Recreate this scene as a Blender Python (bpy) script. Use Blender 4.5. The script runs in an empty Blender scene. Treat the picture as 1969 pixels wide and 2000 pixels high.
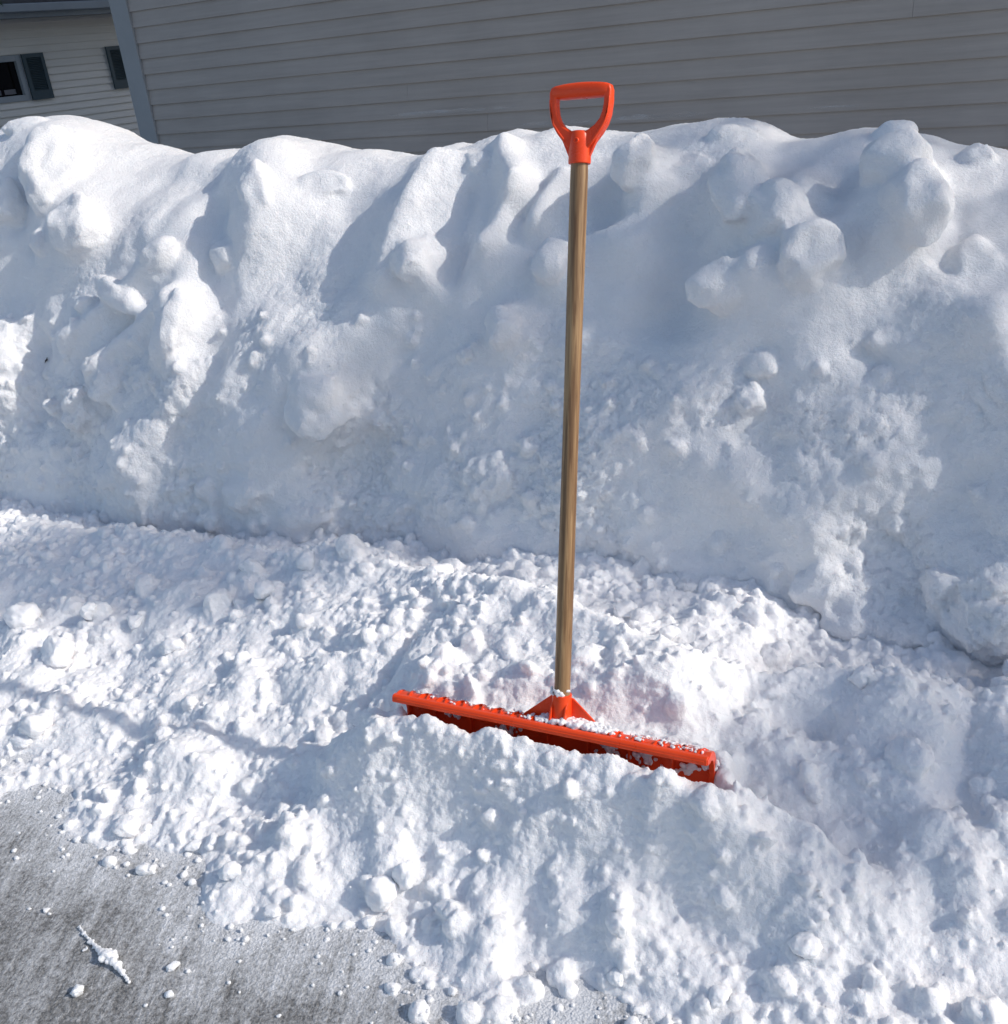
import bpy, bmesh, math, random
import numpy as np
from mathutils import Vector, Matrix
random.seed(7)
rng = np.random.default_rng(11)
scene = bpy.context.scene
COL = scene.collection
PI = math.pi

# ------------------------------------------------------------------ camera
FPX, W0, H0 = 1950.0, 1969.0, 2000.0
TH, PH, CH = math.radians(25.3), math.radians(6.0), 1.45
Fv = np.array([0, math.cos(TH), -math.sin(TH)])
u0 = np.array([0, math.sin(TH), math.cos(TH)])
r0 = np.array([1.0, 0, 0])
Rv = math.cos(PH) * r0 - math.sin(PH) * u0
Uv = math.sin(PH) * r0 + math.cos(PH) * u0
Cp = np.array([0, 0, CH])
cam = bpy.data.cameras.new('camera')
camo = bpy.data.objects.new('camera', cam)
COL.objects.link(camo)
camo.matrix_world = Matrix(((Rv[0], Uv[0], -Fv[0], 0), (Rv[1], Uv[1], -Fv[1], 0), (Rv[2], Uv[2], -Fv[2], CH), (0, 0, 0, 1)))
cam.sensor_fit = 'HORIZONTAL'
cam.sensor_width = 36.0
cam.lens = 36.0 * FPX / W0
cam.clip_start = 0.05
cam.clip_end = 500
scene.camera = camo
K = W0 / 1904.0

# ------------------------------------------------------------------ sky and sun
SUN_EL, SUN_AZ = math.radians(35), math.radians(-17)     # azimuth measured from +X towards +Y
sdir = Vector((math.cos(SUN_EL) * math.cos(SUN_AZ), math.cos(SUN_EL) * math.sin(SUN_AZ), math.sin(SUN_EL)))
wd = bpy.data.worlds.new('World')
scene.world = wd
wd.use_nodes = True
wn = wd.node_tree
sky = wn.nodes.new('ShaderNodeTexSky')
sky.sky_type = 'NISHITA'
sky.sun_disc = False
sky.sun_elevation = SUN_EL
sky.sun_rotation = math.pi / 2 - SUN_AZ
sky.air_density = 1.0
sky.dust_density = 1.2
sky.ozone_density = 1.0
wn.links.new(sky.outputs[0], wn.nodes['Background'].inputs[0])
wn.nodes['Background'].inputs[1].default_value = 0.15
sl = bpy.data.lights.new('sun', 'SUN')
sl.energy = 3.15
sl.angle = math.radians(0.53)
sl.color = (1.0, 0.94, 0.86)
so = bpy.data.objects.new('sun', sl)
COL.objects.link(so)
so.rotation_euler = sdir.to_track_quat('Z', 'Y').to_euler()
scene.view_settings.view_transform = 'Standard'
scene.view_settings.look = 'None'
scene.view_settings.gamma = 1
scene.view_settings.exposure = 0.06


# ------------------------------------------------------------------ helpers
def ray(px, py):
    return Fv + Rv * (px - W0 / 2) / FPX - Uv * (py - H0 / 2) / FPX


def at_z(px, py, z):
    d = ray(px, py)
    return Cp + d * (z - CH) / d[2]


def at_depth(px, py, dep):
    return Cp + ray(px, py) * dep


def project(P):
    v = P - Cp
    d = v @ Fv
    return W0 / 2 + FPX * (v @ Rv) / d, H0 / 2 - FPX * (v @ Uv) / d, d


def tag(o, label=None, cat=None, group=None, kind=None):
    if label: o['label'] = label
    if cat: o['category'] = cat
    if group: o['group'] = group
    if kind: o['kind'] = kind
    return o


def link_mesh(name, me, mat, parent=None, smooth=True):
    if mat is not None:
        me.materials.append(mat)
    if smooth:
        me.polygons.foreach_set('use_smooth', np.ones(len(me.polygons), dtype=bool))
    o = bpy.data.objects.new(name, me)
    COL.objects.link(o)
    if parent is not None:
        o.parent = parent
    return o


def mesh_np(name, V, Fq):
    """V (n,3), Fq (m,k) with constant k"""
    me = bpy.data.meshes.new(name)
    V = np.ascontiguousarray(V, dtype=np.float32)
    Fq = np.ascontiguousarray(Fq, dtype=np.int32)
    m, k = Fq.shape
    me.vertices.add(len(V))
    me.vertices.foreach_set('co', V.ravel())
    me.loops.add(m * k)
    me.loops.foreach_set('vertex_index', Fq.ravel())
    me.polygons.add(m)
    me.polygons.foreach_set('loop_start', np.arange(0, m * k, k, dtype=np.int32))
    me.update(calc_edges=True)
    return me


def from_bm(name, bm, mat, parent=None, smooth=False, bevel=0, angle=35):
    me = bpy.data.meshes.new(name)
    bmesh.ops.recalc_face_normals(bm, faces=bm.faces)
    bm.to_mesh(me)
    bm.free()
    o = link_mesh(name, me, mat, parent, smooth)
    if bevel:
        b = o.modifiers.new('bevel', 'BEVEL')
        b.width = bevel
        b.segments = 3
        b.limit_method = 'ANGLE'
        b.angle_limit = math.radians(angle)
    if smooth:
        me.set_sharp_from_angle(angle=math.radians(40))
    return o


def empty(name, loc, label, cat, group=None):
    e = bpy.data.objects.new(name, None)
    COL.objects.link(e)
    e.location = loc
    e.empty_display_size = 0.1
    return tag(e, label, cat, group)


# gradient noise, vectorised
_perm = rng.permutation(256).astype(np.int32)
_perm = np.concatenate([_perm, _perm, _perm])
_g = rng.normal(size=(256, 3)).astype(np.float32)
_g /= np.linalg.norm(_g, axis=1)[:, None]


def perlin(P):
    P = P.astype(np.float32)
    out = np.empty(len(P), dtype=np.float32)
    for a in range(0, len(P), 200000):
        p = P[a:a + 200000]
        i = np.floor(p).astype(np.int32)
        f = p - i
        i &= 255
        u = f * f * f * (f * (f * 6 - 15) + 10)
        tot = 0
        for dx in (0, 1):
            wx = u[:, 0] if dx else 1 - u[:, 0]
            for dy in (0, 1):
                wy = u[:, 1] if dy else 1 - u[:, 1]
                for dz in (0, 1):
                    wz = u[:, 2] if dz else 1 - u[:, 2]
                    h = _perm[_perm[_perm[(i[:, 0] + dx) & 255] + ((i[:, 1] + dy) & 255)] + ((i[:, 2] + dz) & 255)]
                    g = _g[h]
                    tot = tot + wx * wy * wz * (g[:, 0] * (f[:, 0] - dx) + g[:, 1] * (f[:, 1] - dy) + g[:, 2] * (f[:, 2] - dz))
        out[a:a + 200000] = tot
    return out * 1.5


def fbm(P, scale, octv=4, gain=0.5, off=0.0):
    r = 0
    a = 1.0
    for o in range(octv):
        r = r + a * perlin(P * scale + off + 17.3 * o)
        scale *= 2.03
        a *= gain
    return r


def billow(P, scale, octv=3, gain=0.5, off=0.0):
    r = 0
    a = 1.0
    for o in range(octv):
        r = r + a * (np.abs(perlin(P * scale + off + 31.7 * o)) * 2 - 0.5)
        scale *= 2.1
        a *= gain
    return r


def sstep(a, b, x):
    t = np.clip((x - a) / (b - a), 0, 1)
    return t * t * (3 - 2 * t)


# local ground frame: L runs right-and-near along the drive edge, N points away
L = np.array([0.857, -0.515, 0.0])
N = np.array([0.515, 0.857, 0.0])
Z = np.array([0, 0, 1.0])


def sw(P):
    return P[..., 0] * L[0] + P[..., 1] * L[1], P[..., 0] * N[0] + P[..., 1] * N[1]


# ------------------------------------------------------------------ materials
def new_mat(name):
    m = bpy.data.materials.new(name)
    m.use_nodes = True
    return m, m.node_tree, m.node_tree.nodes['Principled BSDF']


def noise_node(nt, scale, detail=4, rough=0.5, vec=None, dist=0):
    n = nt.nodes.new('ShaderNodeTexNoise')
    n.inputs['Scale'].default_value = scale
    n.inputs['Detail'].default_value = detail
    n.inputs['Roughness'].default_value = rough
    n.inputs['Distortion'].default_value = dist
    if vec is not None:
        nt.links.new(vec, n.inputs['Vector'])
    return n


def ramp(nt, src, p0, c0, p1, c1):
    r = nt.nodes.new('ShaderNodeValToRGB')
    r.color_ramp.elements[0].position = p0
    r.color_ramp.elements[0].color = (*c0, 1)
    r.color_ramp.elements[1].position = p1
    r.color_ramp.elements[1].color = (*c1, 1)
    nt.links.new(src, r.inputs[0])
    return r


def snow_material(name, base, grain=0.35, sss=0.5):
    m, nt, b = new_mat(name)
    co = nt.nodes.new('ShaderNodeTexCoord').outputs['Object']
    n1 = noise_node(nt, 9, 4, 0.6, co)
    c = ramp(nt, n1.outputs[0], 0.3, tuple(v * 0.96 for v in base), 0.7, base)
    nt.links.new(c.outputs[0], b.inputs['Base Color'])
    b.inputs['Roughness'].default_value = 0.75
    b.inputs['Specular IOR Level'].default_value = 0.25
    b.inputs['Subsurface Weight'].default_value = sss
    b.inputs['Subsurface Radius'].default_value = (1.0, 0.9, 0.85)
    b.inputs['Subsurface Scale'].default_value = 0.015
    n2 = noise_node(nt, 420, 3, 0.7, co)
    n3 = noise_node(nt, 130, 4, 0.65, co)
    b1 = nt.nodes.new('ShaderNodeBump')
    b1.inputs['Strength'].default_value = grain
    b1.inputs['Distance'].default_value = 0.004
    nt.links.new(n2.outputs[0], b1.inputs['Height'])
    b2 = nt.nodes.new('ShaderNodeBump')
    b2.inputs['Strength'].default_value = grain
    b2.inputs['Distance'].default_value = 0.010
    nt.links.new(n3.outputs[0], b2.inputs['Height'])
    nt.links.new(b1.outputs[0], b2.inputs['Normal'])
    nt.links.new(b2.outputs[0], b.inputs['Normal'])
    return m


M_bank = snow_material('bank_snow', (0.895, 0.89, 0.90), 0.65)
M_loose = snow_material('loose_snow', (0.915, 0.905, 0.91), 0.45)
M_chunk = snow_material('chunk_snow', (0.915, 0.905, 0.91), 0.35)


def plain(name, col, rough=0.6, var=0.06, scale=6, bump=0.0, bscale=80, spec=0.5):
    m, nt, b = new_mat(name)
    co = nt.nodes.new('ShaderNodeTexCoord').outputs['Object']
    n = noise_node(nt, scale, 5, 0.6, co)
    c = ramp(nt, n.outputs[0], 0.3, tuple(v * (1 - var) for v in col), 0.7, tuple(min(1, v * (1 + var)) for v in col))
    nt.links.new(c.outputs[0], b.inputs['Base Color'])
    b.inputs['Roughness'].default_value = rough
    b.inputs['Specular IOR Level'].default_value = spec
    if bump:
        n2 = noise_node(nt, bscale, 4, 0.6, co)
        bb = nt.nodes.new('ShaderNodeBump')
        bb.inputs['Strength'].default_value = bump
        bb.inputs['Distance'].default_value = 0.002
        nt.links.new(n2.outputs[0], bb.inputs['Height'])
        nt.links.new(bb.outputs[0], b.inputs['Normal'])
    return m


# ------------------------------------------------------------------ remesh helpers
def ico_template(sub):
    bm = bmesh.new()
    bmesh.ops.create_icosphere(bm, subdivisions=sub, radius=1.0)
    V = np.array([v.co[:] for v in bm.verts], dtype=np.float64)
    Fi = np.array([[v.index for v in f.verts] for f in bm.faces], dtype=np.int32)
    bm.free()
    return V, Fi


ICO2 = ico_template(2)
ICO3 = ico_template(3)
ICO4 = ico_template(4)


def lump_variants(tpl, n, amp, sc=1.3, seed=0, facets=5):
    out = []
    r = np.random.default_rng(seed)
    V, Fi = tpl
    for k in range(n):
        P = V.copy()
        # a few flattened broken sides, then noise
        for q in range(facets):
            d = r.normal(size=3)
            d /= np.linalg.norm(d)
            h = r.uniform(0.62, 0.92)
            e = P @ d
            P = P - np.outer(np.maximum(e - h, 0) * 0.85, d)
        P = P * (1 + amp * fbm(V, sc, 3, 0.55, off=k * 7.1 + seed)[:, None])
        out.append(P)
    return out, Fi


def rand_rot(n, r):
    q = r.normal(size=(n, 4))
    q /= np.linalg.norm(q, axis=1)[:, None]
    w, x, y, z = q.T
    return np.stack([np.stack([1 - 2 * (y * y + z * z), 2 * (x * y - z * w), 2 * (x * z + y * w)], 1),
                     np.stack([2 * (x * y + z * w), 1 - 2 * (x * x + z * z), 2 * (y * z - x * w)], 1),
                     np.stack([2 * (x * z - y * w), 2 * (y * z + x * w), 1 - 2 * (x * x + y * y)], 1)], 1)


def scatter_lumps(pos, rad, variants, Fi, r, squash=(0.7, 1.15)):
    n = len(pos)
    Rm = rand_rot(n, r)
    ax = r.uniform(squash[0], squash[1], size=(n, 3))
    nv = len(variants[0])
    Vs = np.empty((n, nv, 3))
    pick = r.integers(0, len(variants), n)
    for k in range(len(variants)):
        s = np.where(pick == k)[0]
        if len(s) == 0:
            continue
        P = variants[k][None] * ax[s][:, None, :] * rad[s][:, None, None]
        Vs[s] = np.einsum('nij,nvj->nvi', Rm[s], P) + pos[s][:, None, :]
    F = Fi[None] + (np.arange(n) * nv)[:, None, None]
    return Vs.reshape(-1, 3), F.reshape(-1, 3)


def grid_solid(P, depth_pts):
    """P: (a,b,3) top surface; depth_pts: (a,b,3) bottom surface. closed quad mesh -> tris"""
    a, b = P.shape[:2]
    idx = np.arange(a * b).reshape(a, b)
    q = np.stack([idx[:-1, :-1], idx[1:, :-1], idx[1:, 1:], idx[:-1, 1:]], -1).reshape(-1, 4)
    V = np.concatenate([P.reshape(-1, 3), depth_pts.reshape(-1, 3)])
    o = a * b
    qb = q[:, ::-1] + o
    sides = []
    for e in (idx[0, :], idx[:, -1], idx[-1, ::-1], idx[::-1, 0]):
        sides.append(np.stack([e[:-1], e[1:], e[1:] + o, e[:-1] + o], 1))
    Q = np.concatenate([q, qb] + sides)
    T = np.concatenate([Q[:, [0, 1, 2]], Q[:, [0, 2, 3]]])
    return V, T


def voxel_union(parts, voxel, smooth_it=2, smooth_f=0.5):
    Vs, Fs, o = [], [], 0
    for V, T in parts:
        Vs.append(V)
        Fs.append(T + o)
        o += len(V)
    me = mesh_np('tmp', np.concatenate(Vs), np.concatenate(Fs))
    ob = bpy.data.objects.new('tmp', me)
    COL.objects.link(ob)
    md = ob.modifiers.new('r', 'REMESH')
    md.mode = 'VOXEL'
    md.voxel_size = voxel
    md.adaptivity = 0
    if smooth_it:
        ms = ob.modifiers.new('s', 'SMOOTH')
        ms.factor = smooth_f
        ms.iterations = smooth_it
    dg = bpy.context.evaluated_depsgraph_get()
    ev = ob.evaluated_get(dg)
    res = bpy.data.meshes.new_from_object(ev)
    bpy.data.objects.remove(ob)
    bpy.data.meshes.remove(me)
    return res


def get_co(me):
    a = np.empty(len(me.vertices) * 3, dtype=np.float32)
    me.vertices.foreach_get('co', a)
    return a.reshape(-1, 3)


def get_no(me):
    a = np.empty(len(me.vertices) * 3, dtype=np.float32)
    me.vertex_normals.foreach_get('vector', a)
    return a.reshape(-1, 3)


def set_co(me, V):
    me.vertices.foreach_set('co', np.ascontiguousarray(V, dtype=np.float32).ravel())
    me.update()


# ================================================================== GROUND
# snow edge polyline on the asphalt (picture pixels of the 1969-wide photograph -> ground points)
EDGE_PX = [(-260, 1585), (0, 1558), (92, 1529), (147, 1535), (121, 1606), (206, 1654), (276, 1650), (330, 1672), (397, 1665), (404, 1722),
           (423, 1800), (515, 1815), (640, 1800), (720, 1815), (802, 1870), (820, 1915), (900, 1985), (1004, 1978), (1151, 1955),
           (1225, 1972), (1300, 1990), (1393, 2020), (1480, 2060), (1700, 2200)]
EDGE = np.array([at_z(x, y, 0)[:2] for x, y in EDGE_PX])
EDGE = np.concatenate([EDGE[:1] + np.array([[-3.0, 1.9]]), EDGE, EDGE[-1:] + np.array([[3.0, -2.2]])])


def edge_dist(X, Y):
    """signed distance to the snow edge, positive on the snow side"""
    d2 = np.full(X.shape, 1e9)
    for a, b in zip(EDGE[:-1], EDGE[1:]):
        ab = b - a
        t = np.clip(((X - a[0]) * ab[0] + (Y - a[1]) * ab[1]) / (ab @ ab), 0, 1)
        d2 = np.minimum(d2, (X - a[0] - t * ab[0]) ** 2 + (Y - a[1] - t * ab[1]) ** 2)
    # side: even-odd test against the closed polygon far on the snow side
    poly = np.concatenate([EDGE, np.array([[12, 9], [-9, 12]])])
    inside = np.zeros(X.shape, dtype=bool)
    j = len(poly) - 1
    for i in range(len(poly)):
        xi, yi = poly[i]
        xj, yj = poly[j]
        c = ((yi > Y) != (yj > Y))
        with np.errstate(divide='ignore', invalid='ignore'):
            xc = (xj - xi) * (Y - yi) / (yj - yi) + xi
        inside ^= c & (X < xc)
        j = i
    return np.where(inside, 1, -1) * np.sqrt(d2)


def make_ground():
    # fine patch in front of the camera and a coarse sheet to the horizon, one mesh
    xs = np.concatenate([[-200, -60, -20, -8, -4], np.arange(-2.6, 1.8, 0.02), [3, 6, 12, 40, 200]])
    ys = np.concatenate([[-200, -60, -20, -6, -2, 0], np.arange(0.3, 2.4, 0.02), [4, 8, 14, 30, 80, 300]])
    X, Y = np.meshgrid(xs, ys, indexing='ij')
    P = np.stack([X, Y, np.zeros_like(X)], -1)
    a, b = X.shape
    idx = np.arange(a * b).reshape(a, b)
    q = np.stack([idx[:-1, :-1], idx[1:, :-1], idx[1:, 1:], idx[:-1, 1:]], -1).reshape(-1, 4)
    me = mesh_np('driveway', P.reshape(-1, 3), q)
    d = edge_dist(X.ravel(), Y.ravel())
    at = me.attributes.new('near_snow', 'FLOAT', 'POINT')
    at.data.foreach_set('value', d.astype(np.float32))
    m, nt, bs = new_mat('asphalt')
    L_ = nt.links.new
    co = nt.nodes.new('ShaderNodeTexCoord').outputs['Object']
    # coarse aggregate
    vor = nt.nodes.new('ShaderNodeTexVoronoi')
    vor.inputs['Scale'].default_value = 210
    L_(co, vor.inputs['Vector'])
    n1 = noise_node(nt, 150, 5, 0.7, co)
    big = noise_node(nt, 3.2, 4, 0.6, co)
    base = ramp(nt, n1.outputs[0], 0.32, (0.07, 0.07, 0.072), 0.68, (0.30, 0.295, 0.285))
    # salt / frost film: streaks along the scraping direction
    mp = nt.nodes.new('ShaderNodeMapping')
    mp.inputs['Rotation'].default_value = (0, 0, STREAK_ANG)
    L_(co, mp.inputs['Vector'])
    mp0, mp = mp, nt.nodes.new('ShaderNodeMapping')
    mp.inputs['Scale'].default_value = (1.0, 7.0, 1.0)
    L_(mp0.outputs[0], mp.inputs['Vector'])
    st = noise_node(nt, 5.0, 8, 0.72, mp.outputs[0], 0.3)
    at_n = nt.nodes.new('ShaderNodeAttribute')
    at_n.attribute_name = 'near_snow'
    fin = noise_node(nt, 95, 6, 0.75, co)
    mid = noise_node(nt, 14, 5, 0.65, co)

    def math_(op, a, b=None, clamp=False):
        n = nt.nodes.new('ShaderNodeMath')
        n.operation = op
        n.use_clamp = clamp
        for k, v in enumerate((a, b)):
            if v is None: continue
            if isinstance(v, (int, float)): n.inputs[k].default_value = v
            else: L_(v, n.inputs[k])
        return n.outputs[0]
    near = math_('ADD', math_('MULTIPLY', at_n.outputs['Fac'], 2.4), 0.50)      # 0.42 at edge, falls outside
    near = math_('MAXIMUM', near, 0.0)
    near = math_('MINIMUM', near, 0.75)
    v = math_('ADD', near, math_('MULTIPLY', math_('SUBTRACT', st.outputs[0], 0.5), 1.5))
    v = math_('ADD', v, math_('MULTIPLY', math_('SUBTRACT', fin.outputs[0], 0.5), 1.7))
    v = math_('ADD', v, math_('MULTIPLY', math_('SUBTRACT', mid.outputs[0], 0.5), 0.9))
    v = math_('ADD', v, 0.29)
    fac = nt.nodes.new('ShaderNodeMapRange')
    fac.inputs['From Min'].default_value = 0.10
    fac.inputs['From Max'].default_value = 0.75
    L_(v, fac.inputs['Value'])
    mix = nt.nodes.new('ShaderNodeMix')
    mix.data_type = 'RGBA'
    L_(math_('MULTIPLY', fac.outputs[0], 0.92), mix.inputs['Factor'])
    L_(base.outputs[0], mix.inputs['A'])
    mix.inputs['B'].default_value = (0.72, 0.73, 0.75, 1)
    L_(mix.outputs['Result'], bs.inputs['Base Color'])
    bs.inputs['Roughness'].default_value = 0.8
    bs.inputs['Specular IOR Level'].default_value = 0.3
    bp = nt.nodes.new('ShaderNodeBump')
    bp.inputs['Strength'].default_value = 0.9
    bp.inputs['Distance'].default_value = 0.004
    L_(math_('ADD', math_('ADD', n1.outputs[0], math_('MULTIPLY', vor.outputs['Distance'], -0.6)), math_('MULTIPLY', fac.outputs[0], 0.7)), bp.inputs['Height'])
    L_(bp.outputs[0], bs.inputs['Normal'])
    o = link_mesh('driveway', me, m)
    tag(o, 'grey asphalt driveway dusted with frost and scraped snow', None, None, 'structure')
    return o


_a, _b = at_z(0, 1988, 0), at_z(165, 1730, 0)
STREAK_ANG = -math.atan2(_b[1] - _a[1], _b[0] - _a[0])
make_ground()

# ================================================================== SNOW BANK
CREST_PX = [(-500, 262), (-300, 240), (-120, 262), (0, 245), (35, 228), (80, 219), (130, 232), (190, 265), (250, 280), (300, 298), (345, 300), (375, 290), (400, 291),
            (430, 300), (460, 285), (500, 266), (560, 275), (620, 290), (680, 290), (740, 300), (790, 295), (830, 272), (870, 277),
            (905, 265), (945, 250), (990, 258), (1040, 245), (1110, 256), (1180, 262), (1250, 245), (1330, 235), (1390, 234), (1430, 243),
            (1480, 270), (1530, 265), (1600, 253), (1650, 255), (1740, 264), (1800, 285), (1870, 284), (1904, 295), (2050, 300), (2300, 290)]
W_BASE, W_CREST = 2.0, 2.92
cs, ch = [], []
for x, y in CREST_PX:
    d = ray(x * K, y * K)
    t = (W_CREST - (Cp @ N)) / (d @ N)
    p = Cp + d * t
    cs.append(p @ L)
    ch.append(p[2])
cs, ch = np.array(cs), np.array(ch)
o_ = np.argsort(cs)
cs, ch = cs[o_], ch[o_]


def crest_h(s):
    return np.interp(s, cs, ch)


PROF = np.array([(-0.12, -0.15), (0.0, 0.02), (0.07, 0.18), (0.16, 0.36), (0.28, 0.55), (0.43, 0.73), (0.63, 0.89), (0.92, 1.0), (1.22, 0.95), (1.6, 0.70), (2.0, 0.30), (2.3, -0.1)])


def catmull(P, n):
    out = []
    Q = np.concatenate([[2 * P[0] - P[1]], P, [2 * P[-1] - P[-2]]])
    for i in range(1, len(Q) - 2):
        t = np.linspace(0, 1, 24, endpoint=False)[:, None]
        a, b, c, d = Q[i - 1], Q[i], Q[i + 1], Q[i + 2]
        out.append(0.5 * ((2 * b) + (c - a) * t + (2 * a - 5 * b + 4 * c - d) * t ** 2 + (3 * b - a - 3 * c + d) * t ** 3))
    out = np.concatenate(out + [P[-1:]])
    dd = np.concatenate([[0], np.cumsum(np.linalg.norm(np.diff(out, axis=0), axis=1))])
    u = np.linspace(0, dd[-1], n)
    return np.stack([np.interp(u, dd, out[:, 0]), np.interp(u, dd, out[:, 1])], 1)


# features of the bank, read in the 1904-wide picture, then carried to real points on the bank
# mounds / hollows: x1,y1,x2,y2,width_px,height_m
G_BANK = [
    (110, 270, 120, 380, 75, 0.07), (165, 420, 150, 450, 60, 0.06), (60, 330, 30, 400, 30, -0.06), (310, 330, 400, 330, 40, -0.03),
    (300, 440, 330, 420, 60, 0.02),
    (500, 310, 500, 400, 70, 0.10), (400, 380, 400, 560, 42, -0.075), (560, 440, 580, 560, 50, -0.03),
    (300, 510, 130, 640, 26, 0.065), (345, 560, 190, 690, 26, 0.065), (350, 600, 330, 660, 42, 0.09), (250, 590, 200, 640, 12, -0.03),
    (200, 700, 150, 790, 32, 0.06), (0, 640, 0, 740, 45, 0.08), (60, 650, 60, 800, 28, -0.05), (360, 720, 250, 850, 50, 0.05),
    (230, 850, 260, 930, 45, 0.04), (420, 700, 330, 830, 25, -0.03),
    (520, 600, 430, 720, 40, 0.035), (620, 740, 620, 790, 55, 0.075), (680, 830, 600, 880, 35, -0.055), (700, 640, 560, 690, 60, 0.03),
    (830, 320, 740, 520, 46, 0.105), (800, 480, 805, 520, 32, 0.07), (880, 350, 850, 520, 26, -0.05), (660, 380, 640, 520, 50, -0.04),
    (950, 280, 985, 360, 30, 0.075), (985, 360, 915, 470, 26, 0.06), (1030, 340, 980, 400, 20, -0.04), (1060, 330, 1010, 420, 25, 0.06),
    (900, 500, 760, 600, 40, 0.02),
    (1150, 340, 1130, 390, 40, -0.06), (1215, 310, 1215, 345, 45, 0.09), (1280, 430, 1250, 560, 75, -0.075),
    (1130, 430, 1190, 440, 60, 0.05), (1390, 330, 1390, 420, 45, 0.10), (1490, 400, 1500, 520, 85, 0.10), (1580, 330, 1560, 400, 35, -0.05),
    (1365, 530, 1400, 540, 55, 0.08), (1700, 350, 1700, 440, 70, 0.12), (1800, 380, 1790, 470, 30, -0.04), (1620, 660, 1640, 670, 28, -0.04),
    (1430, 690, 1430, 820, 55, -0.035), (1690, 700, 1800, 900, 50, -0.03), (1860, 620, 1900, 700, 60, 0.05), (1760, 560, 1860, 590, 60, 0.04),
    (1040, 490, 1045, 520, 40, 0.05), (955, 600, 955, 640, 38, 0.06), (1100, 640, 1100, 800, 60, 0.02), (760, 900, 900, 1000, 60, 0.03),
    (1000, 700, 900, 900, 60, -0.025), (520, 800, 480, 900, 40, 0.03), (560, 960, 700, 970, 30, 0.02),
    (1400, 900, 1650, 1120, 40, 0.03), (1310, 1110, 1330, 1115, 45, 0.06), (1620, 1190, 1640, 1195, 45, 0.06), (1690, 1185, 1720, 1190, 40, 0.06),
    (1850, 1100, 1850, 1200, 60, 0.08), (1550, 1120, 1580, 1130, 40, 0.05), (1240, 1060, 1200, 1000, 50, 0.03),
    (100, 860, 110, 880, 40, 0.03), (180, 890, 190, 900, 35, 0.03),
]
# broken blocks frozen into the face: x,y, semi-axes px, angle deg, how far it stands out (fraction of its thickness)
C_BANK = [
    (112, 325, 62, 95, 10, 0.5), (165, 440, 62, 58, 0, 0.5), (5, 385, 42, 50, 0, 0.4), (78, 458, 24, 28, 20, 0.4), (315, 488, 46, 32, 20, 0.5),
    (500, 385, 42, 55, 10, 0.45), (350, 625, 36, 60, -10, 0.2), (205, 715, 38, 45, 0, 0.3), (155, 775, 42, 44, 0, 0.25), (0, 680, 40, 70, 0, 0.3),
    (798, 505, 42, 40, 0, 0.5), (1215, 330, 45, 58, -15, 0.7), (1385, 380, 50, 85, 0, 0.6), (1470, 430, 70, 74, 20, 0.62), (1530, 500, 66, 62, 0, 0.62),
    (1365, 552, 72, 44, 10, 0.7), (1712, 430, 66, 76, 0, 0.68), (1690, 355, 74, 62, 0, 0.4), (1692, 256, 42, 34, 0, 0.8), (1842, 288, 36, 28, 0, 0.8),
    (1040, 500, 42, 44, 0, 0.55), (955, 618, 34, 42, 0, 0.5), (620, 770, 66, 64, 0, 0.42), (1310, 1118, 62, 30, 0, 0.5),
    (1545, 1110, 60, 40, 30, 0.35), (1600, 1180, 60, 34, 0, 0.4), (1690, 1195, 56, 30, 0, 0.45), (1850, 1170, 76, 60, 0, 0.25), (1790, 1120, 54, 50, 0, 0.25),
    (130, 870, 50, 30, 0, 0.2), (220, 905, 60, 30, 0, 0.2), (480, 940, 65, 35, 0, 0.3), (570, 975, 55, 26, 0, 0.35), (330, 930, 50, 26, 0, 0.3),
    (900, 900, 90, 70, 30, 0.2), (1470, 1150, 60, 30, 0, 0.3), (740, 970, 60, 30, 0, 0.3), (1380, 245, 50, 24, 0, 0.5), (60, 238, 60, 24, 0, 0.3),
    (430, 470, 60, 40, -30, 0.1), (230, 560, 70, 26, -38, 0.2), (900, 300, 50, 36, 0, 0.2), (600, 350, 70, 40, 0, 0.15), (1300, 300, 60, 34, 0, 0.2), (1840, 480, 70, 60, 10, 0.1),
]


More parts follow.
